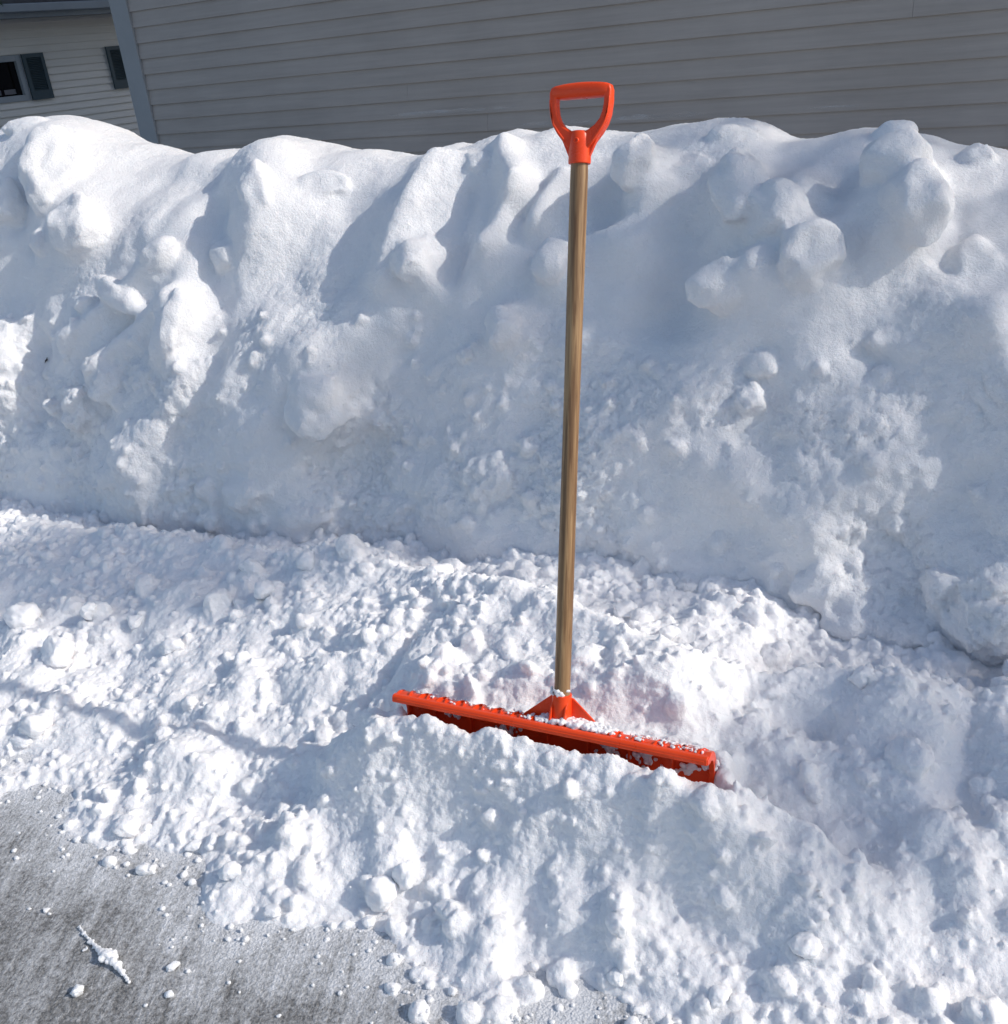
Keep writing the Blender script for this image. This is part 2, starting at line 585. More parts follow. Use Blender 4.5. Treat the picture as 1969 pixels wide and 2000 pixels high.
def make_bank():
    S = np.arange(-4.6, 1.9, 0.012)
    prof = catmull(PROF, 230)
    hs = crest_h(S)
    ker = np.hanning(7); ker /= ker.sum()
    hs = np.convolve(np.pad(hs, 3, mode='edge'), ker, 'valid')
    wob = fbm(np.stack([S, S * 0, S * 0], 1), 0.9, 3) * 0.10
    # full height drives the upper profile, average height the lower
    hmean = 1.12
    zt = prof[:, 1]
    k = sstep(0.45, 0.98, zt)
    Zz = zt[None, :] * (hmean * (1 - k)[None, :] + hs[:, None] * k[None, :])
    base_fade = 1 - sstep(0.2, 1.0, zt)
    Wc = W_BASE + prof[None, :, 0] + wob[:, None] * base_fade[None, :]
    P = S[:, None, None] * L + Wc[..., None] * N + Zz[..., None] * Z
    a, b = P.shape[:2]
    du = np.gradient(P, axis=0)
    dv = np.gradient(P, axis=1)
    Nn = np.cross(du, dv)
    Nn /= np.linalg.norm(Nn, axis=2)[..., None]
    if (Nn[:, 60] @ N).mean() > 0:
        Nn = -Nn
    fl = P.reshape(-1, 3)
    nf = Nn.reshape(-1, 3)
    px, py, dep = project(fl)
    front = (prof[:, 0] < 1.0)[None, :].repeat(a, 0).ravel() & (fl[:, 2] > 0)
    fi = np.where(front)[0]

    def hit(x, y):
        d2 = (px[fi] - x * K) ** 2 + (py[fi] - y * K) ** 2
        c = fi[np.argsort(d2)[:6]]
        return c[np.argmin(dep[c])]
    disp = 0.035 * fbm(fl, 2.3, 3, 0.5) * sstep(0.0, 0.3, fl[:, 2]) * (1 - 0.6 * sstep(0.9, 1.1, fl[:, 2]))
    # slanting drapes that run from upper right to lower left
    sx, wx = sw(fl)
    slant = np.stack([(sx + fl[:, 2] * -0.75) * 2.6, fl[:, 2] * 0.9, wx * 0.6], 1)
    disp += (0.055 * perlin(slant + 3.1) + 0.020 * perlin(slant * 2.3 + 9.4) + 0.008 * fbm(fl, 7.0, 2, 0.5, 3.3)) * sstep(0.1, 0.4, fl[:, 2]) * (1 - sstep(0.92, 1.1, fl[:, 2]))
    for x1, y1, x2, y2, wpx, h in G_BANK:
        i1, i2 = hit(x1, y1), hit(x2, y2)
        A, B = fl[i1], fl[i2]
        wm = wpx * K * dep[i1] / FPX
        ab = B - A
        t = np.clip(((fl - A) @ ab) / max(ab @ ab, 1e-9), 0, 1)
        d = np.linalg.norm(fl - A - t[:, None] * ab, axis=1)
        disp += h * np.exp(-(d / wm) ** 2.2) * 0.85
    fl2 = fl + nf * disp[:, None]
    P2 = fl2.reshape(a, b, 3)
    inner = P2.copy()
    inner[..., 2] = -0.3
    # keep the bottom sheet a footprint of the profile
    parts = [grid_solid(P2, inner)]
    var, Fi = lump_variants(ICO4, 14, 0.20, 1.3, 3, 6)
    r = np.random.default_rng(5)
    for k_, (x, y, rx, ry, ang, out) in enumerate(C_BANK):
        i = hit(x, y)
        c, n = fl2[i], nf[i]
        m = K * dep[i] / FPX
        t1 = Rv - n * (Rv @ n); t1 /= np.linalg.norm(t1)
        t2 = np.cross(n, t1)
        ca, sa = math.cos(math.radians(ang)), math.sin(math.radians(ang))
        e1, e2 = t1 * ca + t2 * sa, -t1 * sa + t2 * ca
        th = min(rx, ry) * m * 0.85
        V = var[k_ % len(var)]
        Q = c + n * (out * th * 1.0 - 0.66 * th) + V[:, :1] * rx * m * e1 + V[:, 1:2] * ry * m * 1.1 * e2 + V[:, 2:3] * th * n
        parts.append((Q, Fi))
    # small clods over the lower face
    n = 900
    cand = r.choice(fi, n * 3)
    cand = cand[(fl[cand, 2] < 0.75) & (r.random(len(cand)) > fl[cand, 2] * 1.0)][:n]
    rad = r.uniform(0.008, 0.022, len(cand)) * (1 + 1.2 * (r.random(len(cand)) > 0.93))
    v2, F2 = lump_variants(ICO3, 8, 0.2, 1.4, 9)
    parts.append(scatter_lumps(fl2[cand] + nf[cand] * rad[:, None] * 0.1, rad, v2, F2, r))
    me = voxel_union(parts, 0.008, 4, 0.5)
    V = get_co(me).astype(np.float64)
    Nr = get_no(me)
    # crusty, crumbly texture low on the face, smoother fresh snow on the crest
    z = V[:, 2]
    wv = V @ N
    facing = sstep(0.75, 0.35, Nr[:, 2])
    rough = sstep(0.95, 0.35, z + 0.12 * perlin(V * 4.1)) * 0.8 + 0.2
    side = sstep(-0.1, 0.35, Nr @ np.array([0.2, -0.9, 0.0]))
    patch = 0.45 + 0.75 * sstep(-0.25, 0.35, fbm(V, 3.0, 2))
    d = 0.010 * fbm(V, 9, 3, 0.5) * (0.35 + 0.65 * rough)
    d += 0.0075 * billow(V, 19, 3, 0.5) * rough * (0.35 + 0.65 * side) * patch
    d += 0.0040 * billow(V, 62, 2, 0.6) * (0.2 + 0.8 * rough) * patch
    near = wv < 3.4
    V2 = V + Nr * (d * near)[:, None]
    set_co(me, V2)
    o = link_mesh('snowbank', me, M_bank)
    tag(o, 'long lumpy bank of ploughed white snow behind the orange shovel', 'snowbank')
    return o


bank = make_bank()

# ================================================================== LOOSE SNOW
PILE_CREST = [(-700, 960, 0.10), (0, 985, 0.12), (400, 1030, 0.17), (730, 1060, 0.24), (850, 1085, 0.30), (1000, 1110, 0.33), (1100, 1150, 0.34), (1250, 1205, 0.34), (1330, 1240, 0.31),
              (1420, 1275, 0.235), (1500, 1262, 0.25), (1650, 1262, 0.27), (1760, 1290, 0.25), (1840, 1330, 0.20), (1904, 1290, 0.24), (2300, 1330, 0.22)]
pc = np.array([at_z(x * K, y * K, z) for x, y, z in PILE_CREST])
pcs, pcw = sw(pc)
o_ = np.argsort(pcs)
PCS, PCW, PCZ = pcs[o_], pcw[o_], pc[o_, 2]

# shovel frame (needed for the trench the blade stands in)
A0 = at_depth(1098, 1357, 1.86)
ax_b = at_z(1370, 1478, 0.29) - at_z(771, 1357, 0.29); ax_b /= np.linalg.norm(ax_b)
m_ = np.cross(ray(1098, 1357), ray(1132, 318))
ax_a = np.cross(m_, ax_b); ax_a /= np.linalg.norm(ax_a)
if ax_a[2] < 0: ax_a = -ax_a
_ts = np.linspace(0.5, 1.6, 4401)
A1 = A0 + ax_a * _ts[np.argmin(np.abs(project(A0 + _ts[:, None] * ax_a)[1] - 318))]
if ax_b[0] < 0: ax_b = -ax_b
ax_c = np.cross(ax_a, ax_b); ax_c /= np.linalg.norm(ax_c)
if ax_c[1] > 0: ax_c = -ax_c            # towards the viewer
TOPB = A0 - ax_a * 0.050               # where the socket meets the blade's top
LIP = TOPB + ax_c * 0.032


def along(P0, dirv, px, py):
    """parameter t so that P0+t*dirv projects nearest to the pixel"""
    ts = np.linspace(-0.6, 0.6, 2401)
    Q = P0 + ts[:, None] * dirv
    x, y, _ = project(Q)
    return ts[np.argmin((x - px) ** 2 + (y - py) ** 2)]


BL0, BL1 = along(LIP, ax_b, 771, 1357), along(LIP, ax_b, 1382, 1484)
_q = project(LIP); _q0 = project(LIP + ax_b * BL0); _q1 = project(LIP + ax_b * BL1)
print('blade', A1, np.linalg.norm(A1 - A0), A0, LIP, ax_b, BL0, BL1, _q, _q0, _q1, 'axes', ax_a, ax_c)

# mounds on the loose snow: x1,y1,x2,y2 (1904 picture), assumed z, width px, height m
G_LOOSE = [
    (912, 1690, 935, 1880, 0.05, 26, 0.009), (1000, 1750, 1040, 1850, 0.03, 55, -0.03), (1075, 1640, 1050, 1720, 0.1, 30, 0.02),
    (740, 1530, 730, 1600, 0.10, 42, 0.035), (640, 1430, 560, 1450, 0.12, 50, -0.03), (860, 1500, 960, 1560, 0.12, 60, -0.02),
    (1560, 1400, 1600, 1560, 0.16, 75, -0.03), (1700, 1330, 1760, 1350, 0.24, 50, 0.03), (1480, 1330, 1540, 1340, 0.22, 40, -0.035),
    (1860, 1420, 1840, 1480, 0.2, 45, -0.02), (1780, 1600, 1820, 1640, 0.12, 50, 0.035), (1500, 1760, 1540, 1790, 0.06, 40, 0.03),
    (1180, 1600, 1280, 1640, 0.12, 60, -0.02), (1170, 1740, 1170, 1800, 0.05, 22, 0.03),
    (260, 1120, 330, 1130, 0.15, 70, 0.03), (460, 1260, 470, 1290, 0.13, 35, 0.035), (600, 1260, 680, 1240, 0.16, 60, 0.03), (790, 1210, 700, 1290, 0.2, 25, -0.035),
    (300, 1440, 380, 1460, 0.06, 45, 0.03), (150, 1330, 180, 1340, 0.09, 50, 0.02), (100, 1200, 200, 1260, 0.1, 40, -0.02),
    (970, 1200, 1040, 1190, 0.28, 50, 0.02), (1180, 1250, 1260, 1280, 0.29, 50, 0.02), (880, 1250, 890, 1270, 0.3, 12, 0.035), (840, 1230, 780, 1280, 0.26, 30, 0.02),
    (560, 1050, 600, 1070, 0.2, 40, 0.02), (1350, 1640, 1320, 1690, 0.08, 30, 0.025), (1420, 1560, 1440, 1600, 0.12, 30, 0.025), (130, 1700, 200, 1690, 0.0, 5, 0.0),
]


def pile_height(X, Y, detail=True):
    s = X * L[0] + Y * L[1]
    w = X * N[0] + Y * N[1]
    P = np.stack([X, Y, np.zeros_like(X)], -1).reshape(-1, 3)
    jit = (0.032 * fbm(P, 7, 4, 0.6, 5.0)).reshape(X.shape)
    d = edge_dist(X, Y) + jit
    wc = np.interp(s, PCS, PCW)
    zc = np.interp(s, PCS, PCZ)
    dc = np.maximum(wc - w, 0)
    de = np.maximum(d, 0)
    fr = de / (de + dc + 1e-4)
    h = zc * (0.24 * np.sqrt(fr) + 0.76 * fr ** 1.25)
    h = np.minimum(h, de * 0.26 + 2.6 * de ** 2)
    behind = sstep(0.0, 0.16, w - wc)
    h = h * (1 - behind) + (zc * 0.60) * behind
    h = h + 0.0
    prox = sstep(0.0, 0.15, d)
    h = h + (0.028 * fbm(P, 3.3, 3, 0.5, 1.0) + 0.016 * fbm(P, 9.0, 3, 0.55, 9.0)).reshape(X.shape) * prox
    for x1, y1, x2, y2, z, wpx, g in G_LOOSE:
        A, B = at_z(x1 * K, y1 * K, z), at_z(x2 * K, y2 * K, z)
        wm = wpx * K * ((A - Cp) @ Fv) / FPX
        ab = (B - A)[:2]
        t = np.clip(((X - A[0]) * ab[0] + (Y - A[1]) * ab[1]) / max(ab @ ab, 1e-9), 0, 1)
        dd = np.hypot(X - A[0] - t * ab[0], Y - A[1] - t * ab[1])
        h = h + g * np.exp(-(dd / wm) ** 2.4)
    # the trench around the blade
    bh = ax_b[:2] / np.linalg.norm(ax_b[:2])
    nh = np.array([-bh[1], bh[0]])
    if nh[1] < 0: nh = -nh
    rx, ry = X - LIP[0], Y - LIP[1]
    u = rx * bh[0] + ry * bh[1]
    v = rx * nh[0] + ry * nh[1]           # + behind the lip
    wob0 = (0.05 * fbm(P, 5.0, 3, 0.5, 14.0)).reshape(X.shape)
    wide = sstep(BL0 - 0.30, BL0 + 0.02, u + wob0) * sstep(BL1 + 0.36, BL1 + 0.0, u + wob0)
    along_ = sstep(BL0 + 0.0, BL0 + 0.07, u) * sstep(BL1 + 0.045, BL1 + 0.01, u)
    wob = (0.024 * fbm(P, 13.0, 3, 0.55, 4.0)).reshape(X.shape)
    top = LIP[2] + ax_b[2] * u
    # in front: surface a few centimetres below the lip, sinking away to the viewer
    front = sstep(-0.19, -0.04, v + wob0 * 0.5) * sstep(0.04, 0.0, v)
    drop = 0.027 + 0.004 * sstep(BL0, BL1, u) + 0.30 * sstep(-0.04, -0.26, v)
    tgt = top - drop + wob * 1.1
    m = wide * front
    h = h * (1 - m) + tgt * m
    # behind: hollow between the blade's back and the wall of cut snow
    wr = sstep(BL0, BL1, u)
    back = sstep(-0.02, 0.02, v) * sstep(0.115 + 0.05 * wr, 0.065 + 0.03 * wr, v + wob * 1.4)
    rim = wide * np.exp(-((v - 0.16 - 0.03 * wr) / 0.06) ** 2) * 0.03
    h = h + rim
    m = along_ * back
    h = h * (1 - m) + (top - 0.055 + wob * 0.5) * m
    # inside the scoop the snow lies lower, so the blade's face shows
    inb = sstep(BL0 + 0.015, BL0 + 0.04, u) * sstep(BL1 + 0.05, BL1 + 0.025, u)
    sc_ = inb * sstep(-0.022, -0.006, v) * sstep(0.070, 0.058, v)
    h = h * (1 - sc_) + (top - 0.108 + 0.03 * sstep(BL1 - 0.01, BL1 + 0.01, u) + wob * 1.5) * sc_
    global BLADE_MASK
    BLADE_MASK = np.maximum(along_ * sstep(-0.045, -0.02, v) * sstep(0.16 + 0.04 * wr, 0.12 + 0.03 * wr, v), 0)
    h = np.where(d < 0, np.minimum(h, d * 0.6), h)
    return np.maximum(h, -0.02), d


def make_loose():
    S = np.arange(-4.3, 1.5, 0.006)
    Wv = np.arange(0.45, 2.32, 0.006)
    SS, WW = np.meshgrid(S, Wv, indexing='ij')
    X = SS * L[0] + WW * N[0]
    Y = SS * L[1] + WW * N[1]
    h, d = pile_height(X, Y)
    P = np.stack([X, Y, h], -1)
    Bt = P.copy()
    Bt[..., 2] = -0.06
    parts = [grid_solid(P, Bt)]
    r = np.random.default_rng(21)
    flat = P.reshape(-1, 3)
    dd = d.ravel()
    px, py, dep = project(flat)
    inview = (px > -300) & (px < 2250) & (py > 700) & (py < 2300)
    clump = fbm(flat * np.array([1, 1, 0]), 5.0, 3, 0.5, 2.2).ravel()
    # smoother, shaded slope on the right; crumbly elsewhere
    sm = np.exp(-(((px / K - 1600) / 190) ** 2 + ((py / K - 1480) / 170) ** 2))
    blade_px = np.exp(-(((px / K - 1100) / 330) ** 2 + ((py / K - 1450) / 55) ** 2))
    wgt = inview * (sstep(-0.02, 0.05, dd) + 0.8 * (dd < 0.03) * np.exp(-np.abs(dd) / 0.028)) * (1 - 0.93 * BLADE_MASK.ravel()) * (0.30 + 0.9 * sstep(-0.2, 0.45, clump) + 1.2 * np.exp(-((flat @ N - 1.98) / 0.06) ** 2)) * (1 - 0.15 * sm)
    # beyond the valley nothing
    wgt = wgt / wgt.sum()

    def lumps(n, lo, hi, tpl, nvar, amp, seed, pw=2.0, lift=0.15):
        pick = r.choice(len(flat), n, p=wgt)
        rad = lo + (hi - lo) * r.random(n) ** pw
        v_, F_ = lump_variants(tpl, nvar, amp, 1.4, seed)
        pos = np.maximum(flat[pick], [-99, -99, 0.0]) + np.stack([r.uniform(-.003, .003, n), r.uniform(-.003, .003, n), rad * r.uniform(-0.5, lift + 0.3, n)], 1)
        parts.append(scatter_lumps(pos, rad, v_, F_, r, (0.65, 1.15)))
    lumps(300, 0.020, 0.044, ICO3, 10, 0.22, 40, 2.5, 0.0)
    lumps(1900, 0.009, 0.022, ICO3, 10, 0.24, 41, 1.8)
    lumps(11000, 0.0035, 0.010, ICO2, 10, 0.22, 42, 1.3, 0.3)
    me = voxel_union(parts, 0.004, 3, 0.5)
    V = get_co(me).astype(np.float64)
    Nr = get_no(me)
    inv = (V[:, 2] > -0.03)
    dsp = 0.0022 * billow(V, 40, 2, 0.5) + 0.0016 * billow(V, 120, 2, 0.6) + 0.005 * fbm(V, 14, 2)
    V2 = V + Nr * (dsp * inv)[:, None]
    set_co(me, V2)
    o = link_mesh('loose_snow', me, M_loose)
    tag(o, 'crumbly heap of freshly shovelled white snow spread over the driveway', None, None, 'stuff')
    return o


loose = make_loose()

# ray-cast onto the built snow for things that lie on it
from mathutils.bvhtree import BVHTree


def bvh_of(o):
    me = o.data
    V = get_co(me)
    q = np.empty(len(me.loops), dtype=np.int32)
    me.loops.foreach_get('vertex_index', q)
    q = q.reshape(-1, 4)
    return BVHTree.FromPolygons(V.tolist(), q.tolist())


BV = bvh_of(loose)
BVB = bvh_of(bank)


def drop_px(x, y, bv=None):
    """point of the snow or ground seen at picture position (1904 scale)"""
    d = Vector(ray(x * K, y * K)).normalized()
    best = None
    h = (bv or BV).ray_cast(Vector(Cp), d)
    g = Vector(at_z(x * K, y * K, 0.0))
    if h[0] is not None and h[0].z > 0:
        return h[0], h[1]
    return g, Vector((0, 0, 1))


# ================================================================== CHUNKS
CH_VAR, CH_F = lump_variants(ICO4, 12, 0.17, 1.5, 77, 8)
CH_VAR_S, CH_FS = lump_variants(ICO2, 12, 0.2, 1.5, 78, 5)


def chunk(x, y, rx, ry, label, seed, smoothness=1.0, flat=0.8, grp=None, name='snow_chunk', small=False):
    p, n = drop_px(x, y)
    dep = (np.array(p) - Cp) @ Fv
    m = K * dep / FPX
    V = (CH_VAR_S if small else CH_VAR)[seed % 12].copy()
    Fi = CH_FS if small else CH_F
    if not small:
        V = V * (1 + 0.05 * billow(V + seed, 3.5, 3)[:, None])
    ang = random.uniform(-0.5, 0.5)
    up = Vector((0, 0, 1))
    e1 = np.array([math.cos(ang), math.sin(ang), 0]); e2 = np.array([-math.sin(ang), math.cos(ang), 0])
    a, b = rx * m, ry * m
    th = min(a, b) * flat
    Q = V[:, :1] * a * e1 + V[:, 1:2] * b * e2 + V[:, 2:3] * th * Z
    me = mesh_np(name, Q, Fi)
    o = link_mesh(name, me, M_chunk)
    o.location = p + Vector((0, 0, th * (0.30 if p.z > 0.012 else 0.60)))
    tag(o, label, 'snow chunk', grp)
    return o


GC = 'rounded snow chunks lying on the shovelled snow and driveway'
CHUNKS = [
    (720, 1690, 34, 38, 'largest smooth round snowball at the lower middle, on the near edge of the loose snow', 1.0),
    (768, 1658, 25, 26, 'rounded snow lump touching the upper right of the largest snowball', 1.0),
    (112, 1240, 33, 36, 'big pale snowball in the left snow, lower right of the one at the edge', 1.0),
    (45, 1172, 33, 30, 'big pale snowball nearest the left picture edge, halfway down', 1.0),
    (168, 1158, 17, 18, 'small round snow ball right of the big one at the left picture edge', 1.0),
    (500, 1120, 19, 21, 'round snow ball on the left snow, below and left of the boxy chunk', 1.0),
    (580, 1065, 22, 20, 'boxy snow chunk near the foot of the bank left of the shovel', 1.0),
    (258, 1178, 19, 18, 'small oval snow chunk above the tumbled chunks on the left', 0.9),
    (326, 1225, 24, 20, 'lumpy snow chunk with a dark hollow on its left, in the left snow', 0.9),
    (245, 1572, 26, 24, 'crusty snow chunk at the tattered snow edge casting shade on the asphalt, left', 0.9),
    (438, 1652, 22, 20, 'round snow chunk at the snow edge left of the largest snowball', 0.9),
    (516, 1722, 19, 14, 'low domed snow chunk below and left of the largest snowball', 0.7),
    (273, 1646, 19, 13, 'brick shaped smooth snow chunk lying alone on the asphalt below the snow edge', 0.8),
    (367, 1601, 17, 12, 'flat oval snow chunk at the snow edge beside an egg shaped one', 0.7),
    (402, 1592, 14, 19, 'egg shaped snow chunk standing beside a flat oval one at the snow edge', 0.9),
    (697, 1745, 13, 12, 'small egg of snow just below the largest snowball', 0.8),
    (148, 1876, 14, 12, 'jagged snow lump on the asphalt near the bottom left with shadow to its left', 0.9),
    (328, 1828, 13, 9, 'small snow lump on the asphalt right of the snowy twig', 0.8),
    (320, 1880, 11, 8, 'tiny star shaped snow crumb on the asphalt below the small lump', 0.7),
    (88, 1721, 7, 6, 'tiny lone snow pellet on the asphalt above and left of the snowy twig', 0.8),
    (1168, 1750, 20, 26, 'tall snow clod standing in the lower right snow', 1.1),
    (1166, 1850, 18, 19, 'rounded snow chunk low in the frame below the tall clod', 0.9),
    (1360, 1885, 24, 20, 'pale snow chunk near the bottom edge right of the middle', 0.8),
    (1182, 1158, 24, 22, 'shaded snow block in the hollow between bank and pile, right of the handle', 0.9),
    (70, 1375, 30, 26, 'large smooth snow chunk near the left edge above the asphalt', 0.9),
    (42, 1402, 28, 15, 'flat slab of snow leaning under the large smooth chunk at left', 0.6),
    (855, 1875, 10, 9, 'small snow pellet on the snowy fringe at the bottom middle', 0.9),
    (1520, 1790, 30, 26, 'broad snow lump among the crumbs in the lower right', 0.7),
    (1630, 1285, 26, 24, 'sunlit snow lump on the crest of the loose pile at the right', 0.9),
    (1265, 1200, 20, 17, 'sunlit snow lump on the pile crest right of the handle', 0.9),
]
for i_, (x, y, rx, ry, lb, fl) in enumerate(CHUNKS):
    chunk(x, y, rx, ry, lb, i_ * 5 + 1, flat=fl, grp=GC)

# small crumbs scattered past the edge of the snow on the asphalt
r_ = np.random.default_rng(99)
cnt = 0
GS = 'small snow crumbs scattered on the asphalt'


def crumb_label(x, y):
    if x > 1000: return 'small white snow crumb on the frosted asphalt strip at the bottom right of the middle'
    if x > 620: return 'small white snow crumb on the asphalt at the bottom, below the largest snowball'
    if y < 1640: return 'small white snow crumb on the upper left asphalt close to the snow edge'
    if x < 260: return 'small white snow crumb on the left asphalt around the snowy twig'
    if y < 1760: return 'small white snow crumb on the asphalt below the brick shaped snow chunk'
    return 'small white snow crumb on the lower asphalt right of the snowy twig'


while cnt < 110:
    x, y = r_.uniform(0, 1904), r_.uniform(1470, 1934)
    g = at_z(x * K, y * K, 0)
    d = float(edge_dist(np.array([g[0]]), np.array([g[1]]))[0])
    if d > -0.004 or d < -0.75:
        continue
    if r_.random() > math.exp(d / 0.05) + 0.012:
        continue
    R_ = r_.uniform(2.2, 6.0) + (3.5 if r_.random() > 0.9 else 0)
    chunk(x, y, R_, R_ * r_.uniform(0.7, 1), crumb_label(x, y), int(r_.integers(0, 12)), flat=0.8, grp=GS, name='snow_crumb', small=True)
    cnt += 1


# ================================================================== SHOVEL
def orange_mat():
    m, nt, b = new_mat('orange_plastic')
    co = nt.nodes.new('ShaderNodeTexCoord').outputs['Object']
    n = noise_node(nt, 14, 5, 0.6, co)
    c = ramp(nt, n.outputs[0], 0.3, (0.80, 0.060, 0.010), 0.7, (0.88, 0.075, 0.014))
    sc = nt.nodes.new('ShaderNodeMapping')
    sc.inputs['Scale'].default_value = (9, 60, 60)
    nt.links.new(co, sc.inputs['Vector'])
    ns = noise_node(nt, 3.0, 6, 0.75, sc.outputs[0])
    rs = ramp(nt, ns.outputs[0], 0.58, (0, 0, 0), 0.80, (0.28, 0.28, 0.28))
    mw = nt.nodes.new('ShaderNodeMix')
    mw.data_type = 'RGBA'
    nt.links.new(rs.outputs[0], mw.inputs['Factor'])
    nt.links.new(c.outputs[0], mw.inputs['A'])
    mw.inputs['B'].default_value = (0.86, 0.33, 0.22, 1)
    nt.links.new(mw.outputs['Result'], b.inputs['Base Color'])
    rr = ramp(nt, n.outputs[0], 0.35, (0.24, 0.24, 0.24), 0.7, (0.42, 0.42, 0.42))
    nt.links.new(rr.outputs[0], b.inputs['Roughness'])
    b.inputs['Specular IOR Level'].default_value = 0.35
    b.inputs['Subsurface Weight'].default_value = 0.0
    b.inputs['Subsurface Radius'].default_value = (1, 0.25, 0.05)
    b.inputs['Subsurface Scale'].default_value = 0.004
    n2 = noise_node(nt, 240, 3, 0.6, co)
    bb = nt.nodes.new('ShaderNodeBump')
    bb.inputs['Strength'].default_value = 0.12
    bb.inputs['Distance'].default_value = 0.001
    nt.links.new(n2.outputs[0], bb.inputs['Height'])
    nt.links.new(bb.outputs[0], b.inputs['Normal'])
    return m


def wood_mat():
    m, nt, b = new_mat('ash_wood')
    co = nt.nodes.new('ShaderNodeTexCoord').outputs['Object']
    mp = nt.nodes.new('ShaderNodeMapping')
    mp.inputs['Scale'].default_value = (1, 1, 0.035)
    nt.links.new(co, mp.inputs['Vector'])
    n = noise_node(nt, 170, 5, 0.6, mp.outputs[0], 0.8)
    c = ramp(nt, n.outputs[0], 0.36, (0.17, 0.085, 0.034), 0.70, (0.46, 0.29, 0.14))
    n3 = noise_node(nt, 3.0, 3, 0.5, co)
    mx = nt.nodes.new('ShaderNodeMix')
    mx.data_type = 'RGBA'
    mx.blend_type = 'MULTIPLY'
    mx.inputs['Factor'].default_value = 0.6
    c3 = ramp(nt, n3.outputs[0], 0.35, (0.66, 0.60, 0.55), 0.65, (1, 1, 1))
    nt.links.new(c.outputs[0], mx.inputs['A'])
    nt.links.new(c3.outputs[0], mx.inputs['B'])
    nt.links.new(mx.outputs['Result'], b.inputs['Base Color'])
    b.inputs['Roughness'].default_value = 0.42
    bb = nt.nodes.new('ShaderNodeBump')
    bb.inputs['Strength'].default_value = 0.35
    bb.inputs['Distance'].default_value = 0.0008
    nt.links.new(n.outputs[0], bb.inputs['Height'])
    nt.links.new(bb.outputs[0], b.inputs['Normal'])
    return m


M_or, M_wood = orange_mat(), wood_mat()


def prism(bm, pts, z0, z1, fr):
    """pts: 2D polygon in (e1,e2), extruded z0..z1 along e3; fr=(origin,e1,e2,e3)"""
    o, e1, e2, e3 = fr
    lo = [bm.verts.new(Vector(o + e1 * x + e2 * y + e3 * z0)) for x, y in pts]
    hi = [bm.verts.new(Vector(o + e1 * x + e2 * y + e3 * z1)) for x, y in pts]
    n = len(pts)
    bm.faces.new(lo)
    bm.faces.new(hi[::-1])
    for i in range(n):
        j = (i + 1) % n
        bm.faces.new((lo[j], lo[i], hi[i], hi[j]))


def ring_prism(bm, outer, inner, z0, z1, fr):
    o, e1, e2, e3 = fr
    n = len(outer)
    vs = []
    for pts in (outer, inner):
        for z in (z0, z1):
            vs.append([bm.verts.new(Vector(o + e1 * x + e2 * y + e3 * z)) for x, y in pts])
    oo0, oo1, ii0, ii1 = vs
    for i in range(n):
        j = (i + 1) % n
        bm.faces.new((oo0[i], oo0[j], oo1[j], oo1[i]))
        bm.faces.new((ii0[j], ii0[i], ii1[i], ii1[j]))
        bm.faces.new((oo0[j], oo0[i], ii0[i], ii0[j]))
        bm.faces.new((oo1[i], oo1[j], ii1[j], ii1[i]))


def lathe(bm, prof, fr, seg=40):
    """prof: list of (radius, height) along e3"""
    o, e1, e2, e3 = fr
    rows = []
    for r, h in prof:
        rows.append([bm.verts.new(Vector(o + e3 * h + (e1 * math.cos(t) + e2 * math.sin(t)) * r)) for t in np.linspace(0, 2 * PI, seg, endpoint=False)])
    for a, b in zip(rows[:-1], rows[1:]):
        for i in range(seg):
            j = (i + 1) % seg
            bm.faces.new((a[i], a[j], b[j], b[i]))
    bm.faces.new(rows[0][::-1])
    bm.faces.new(rows[-1])


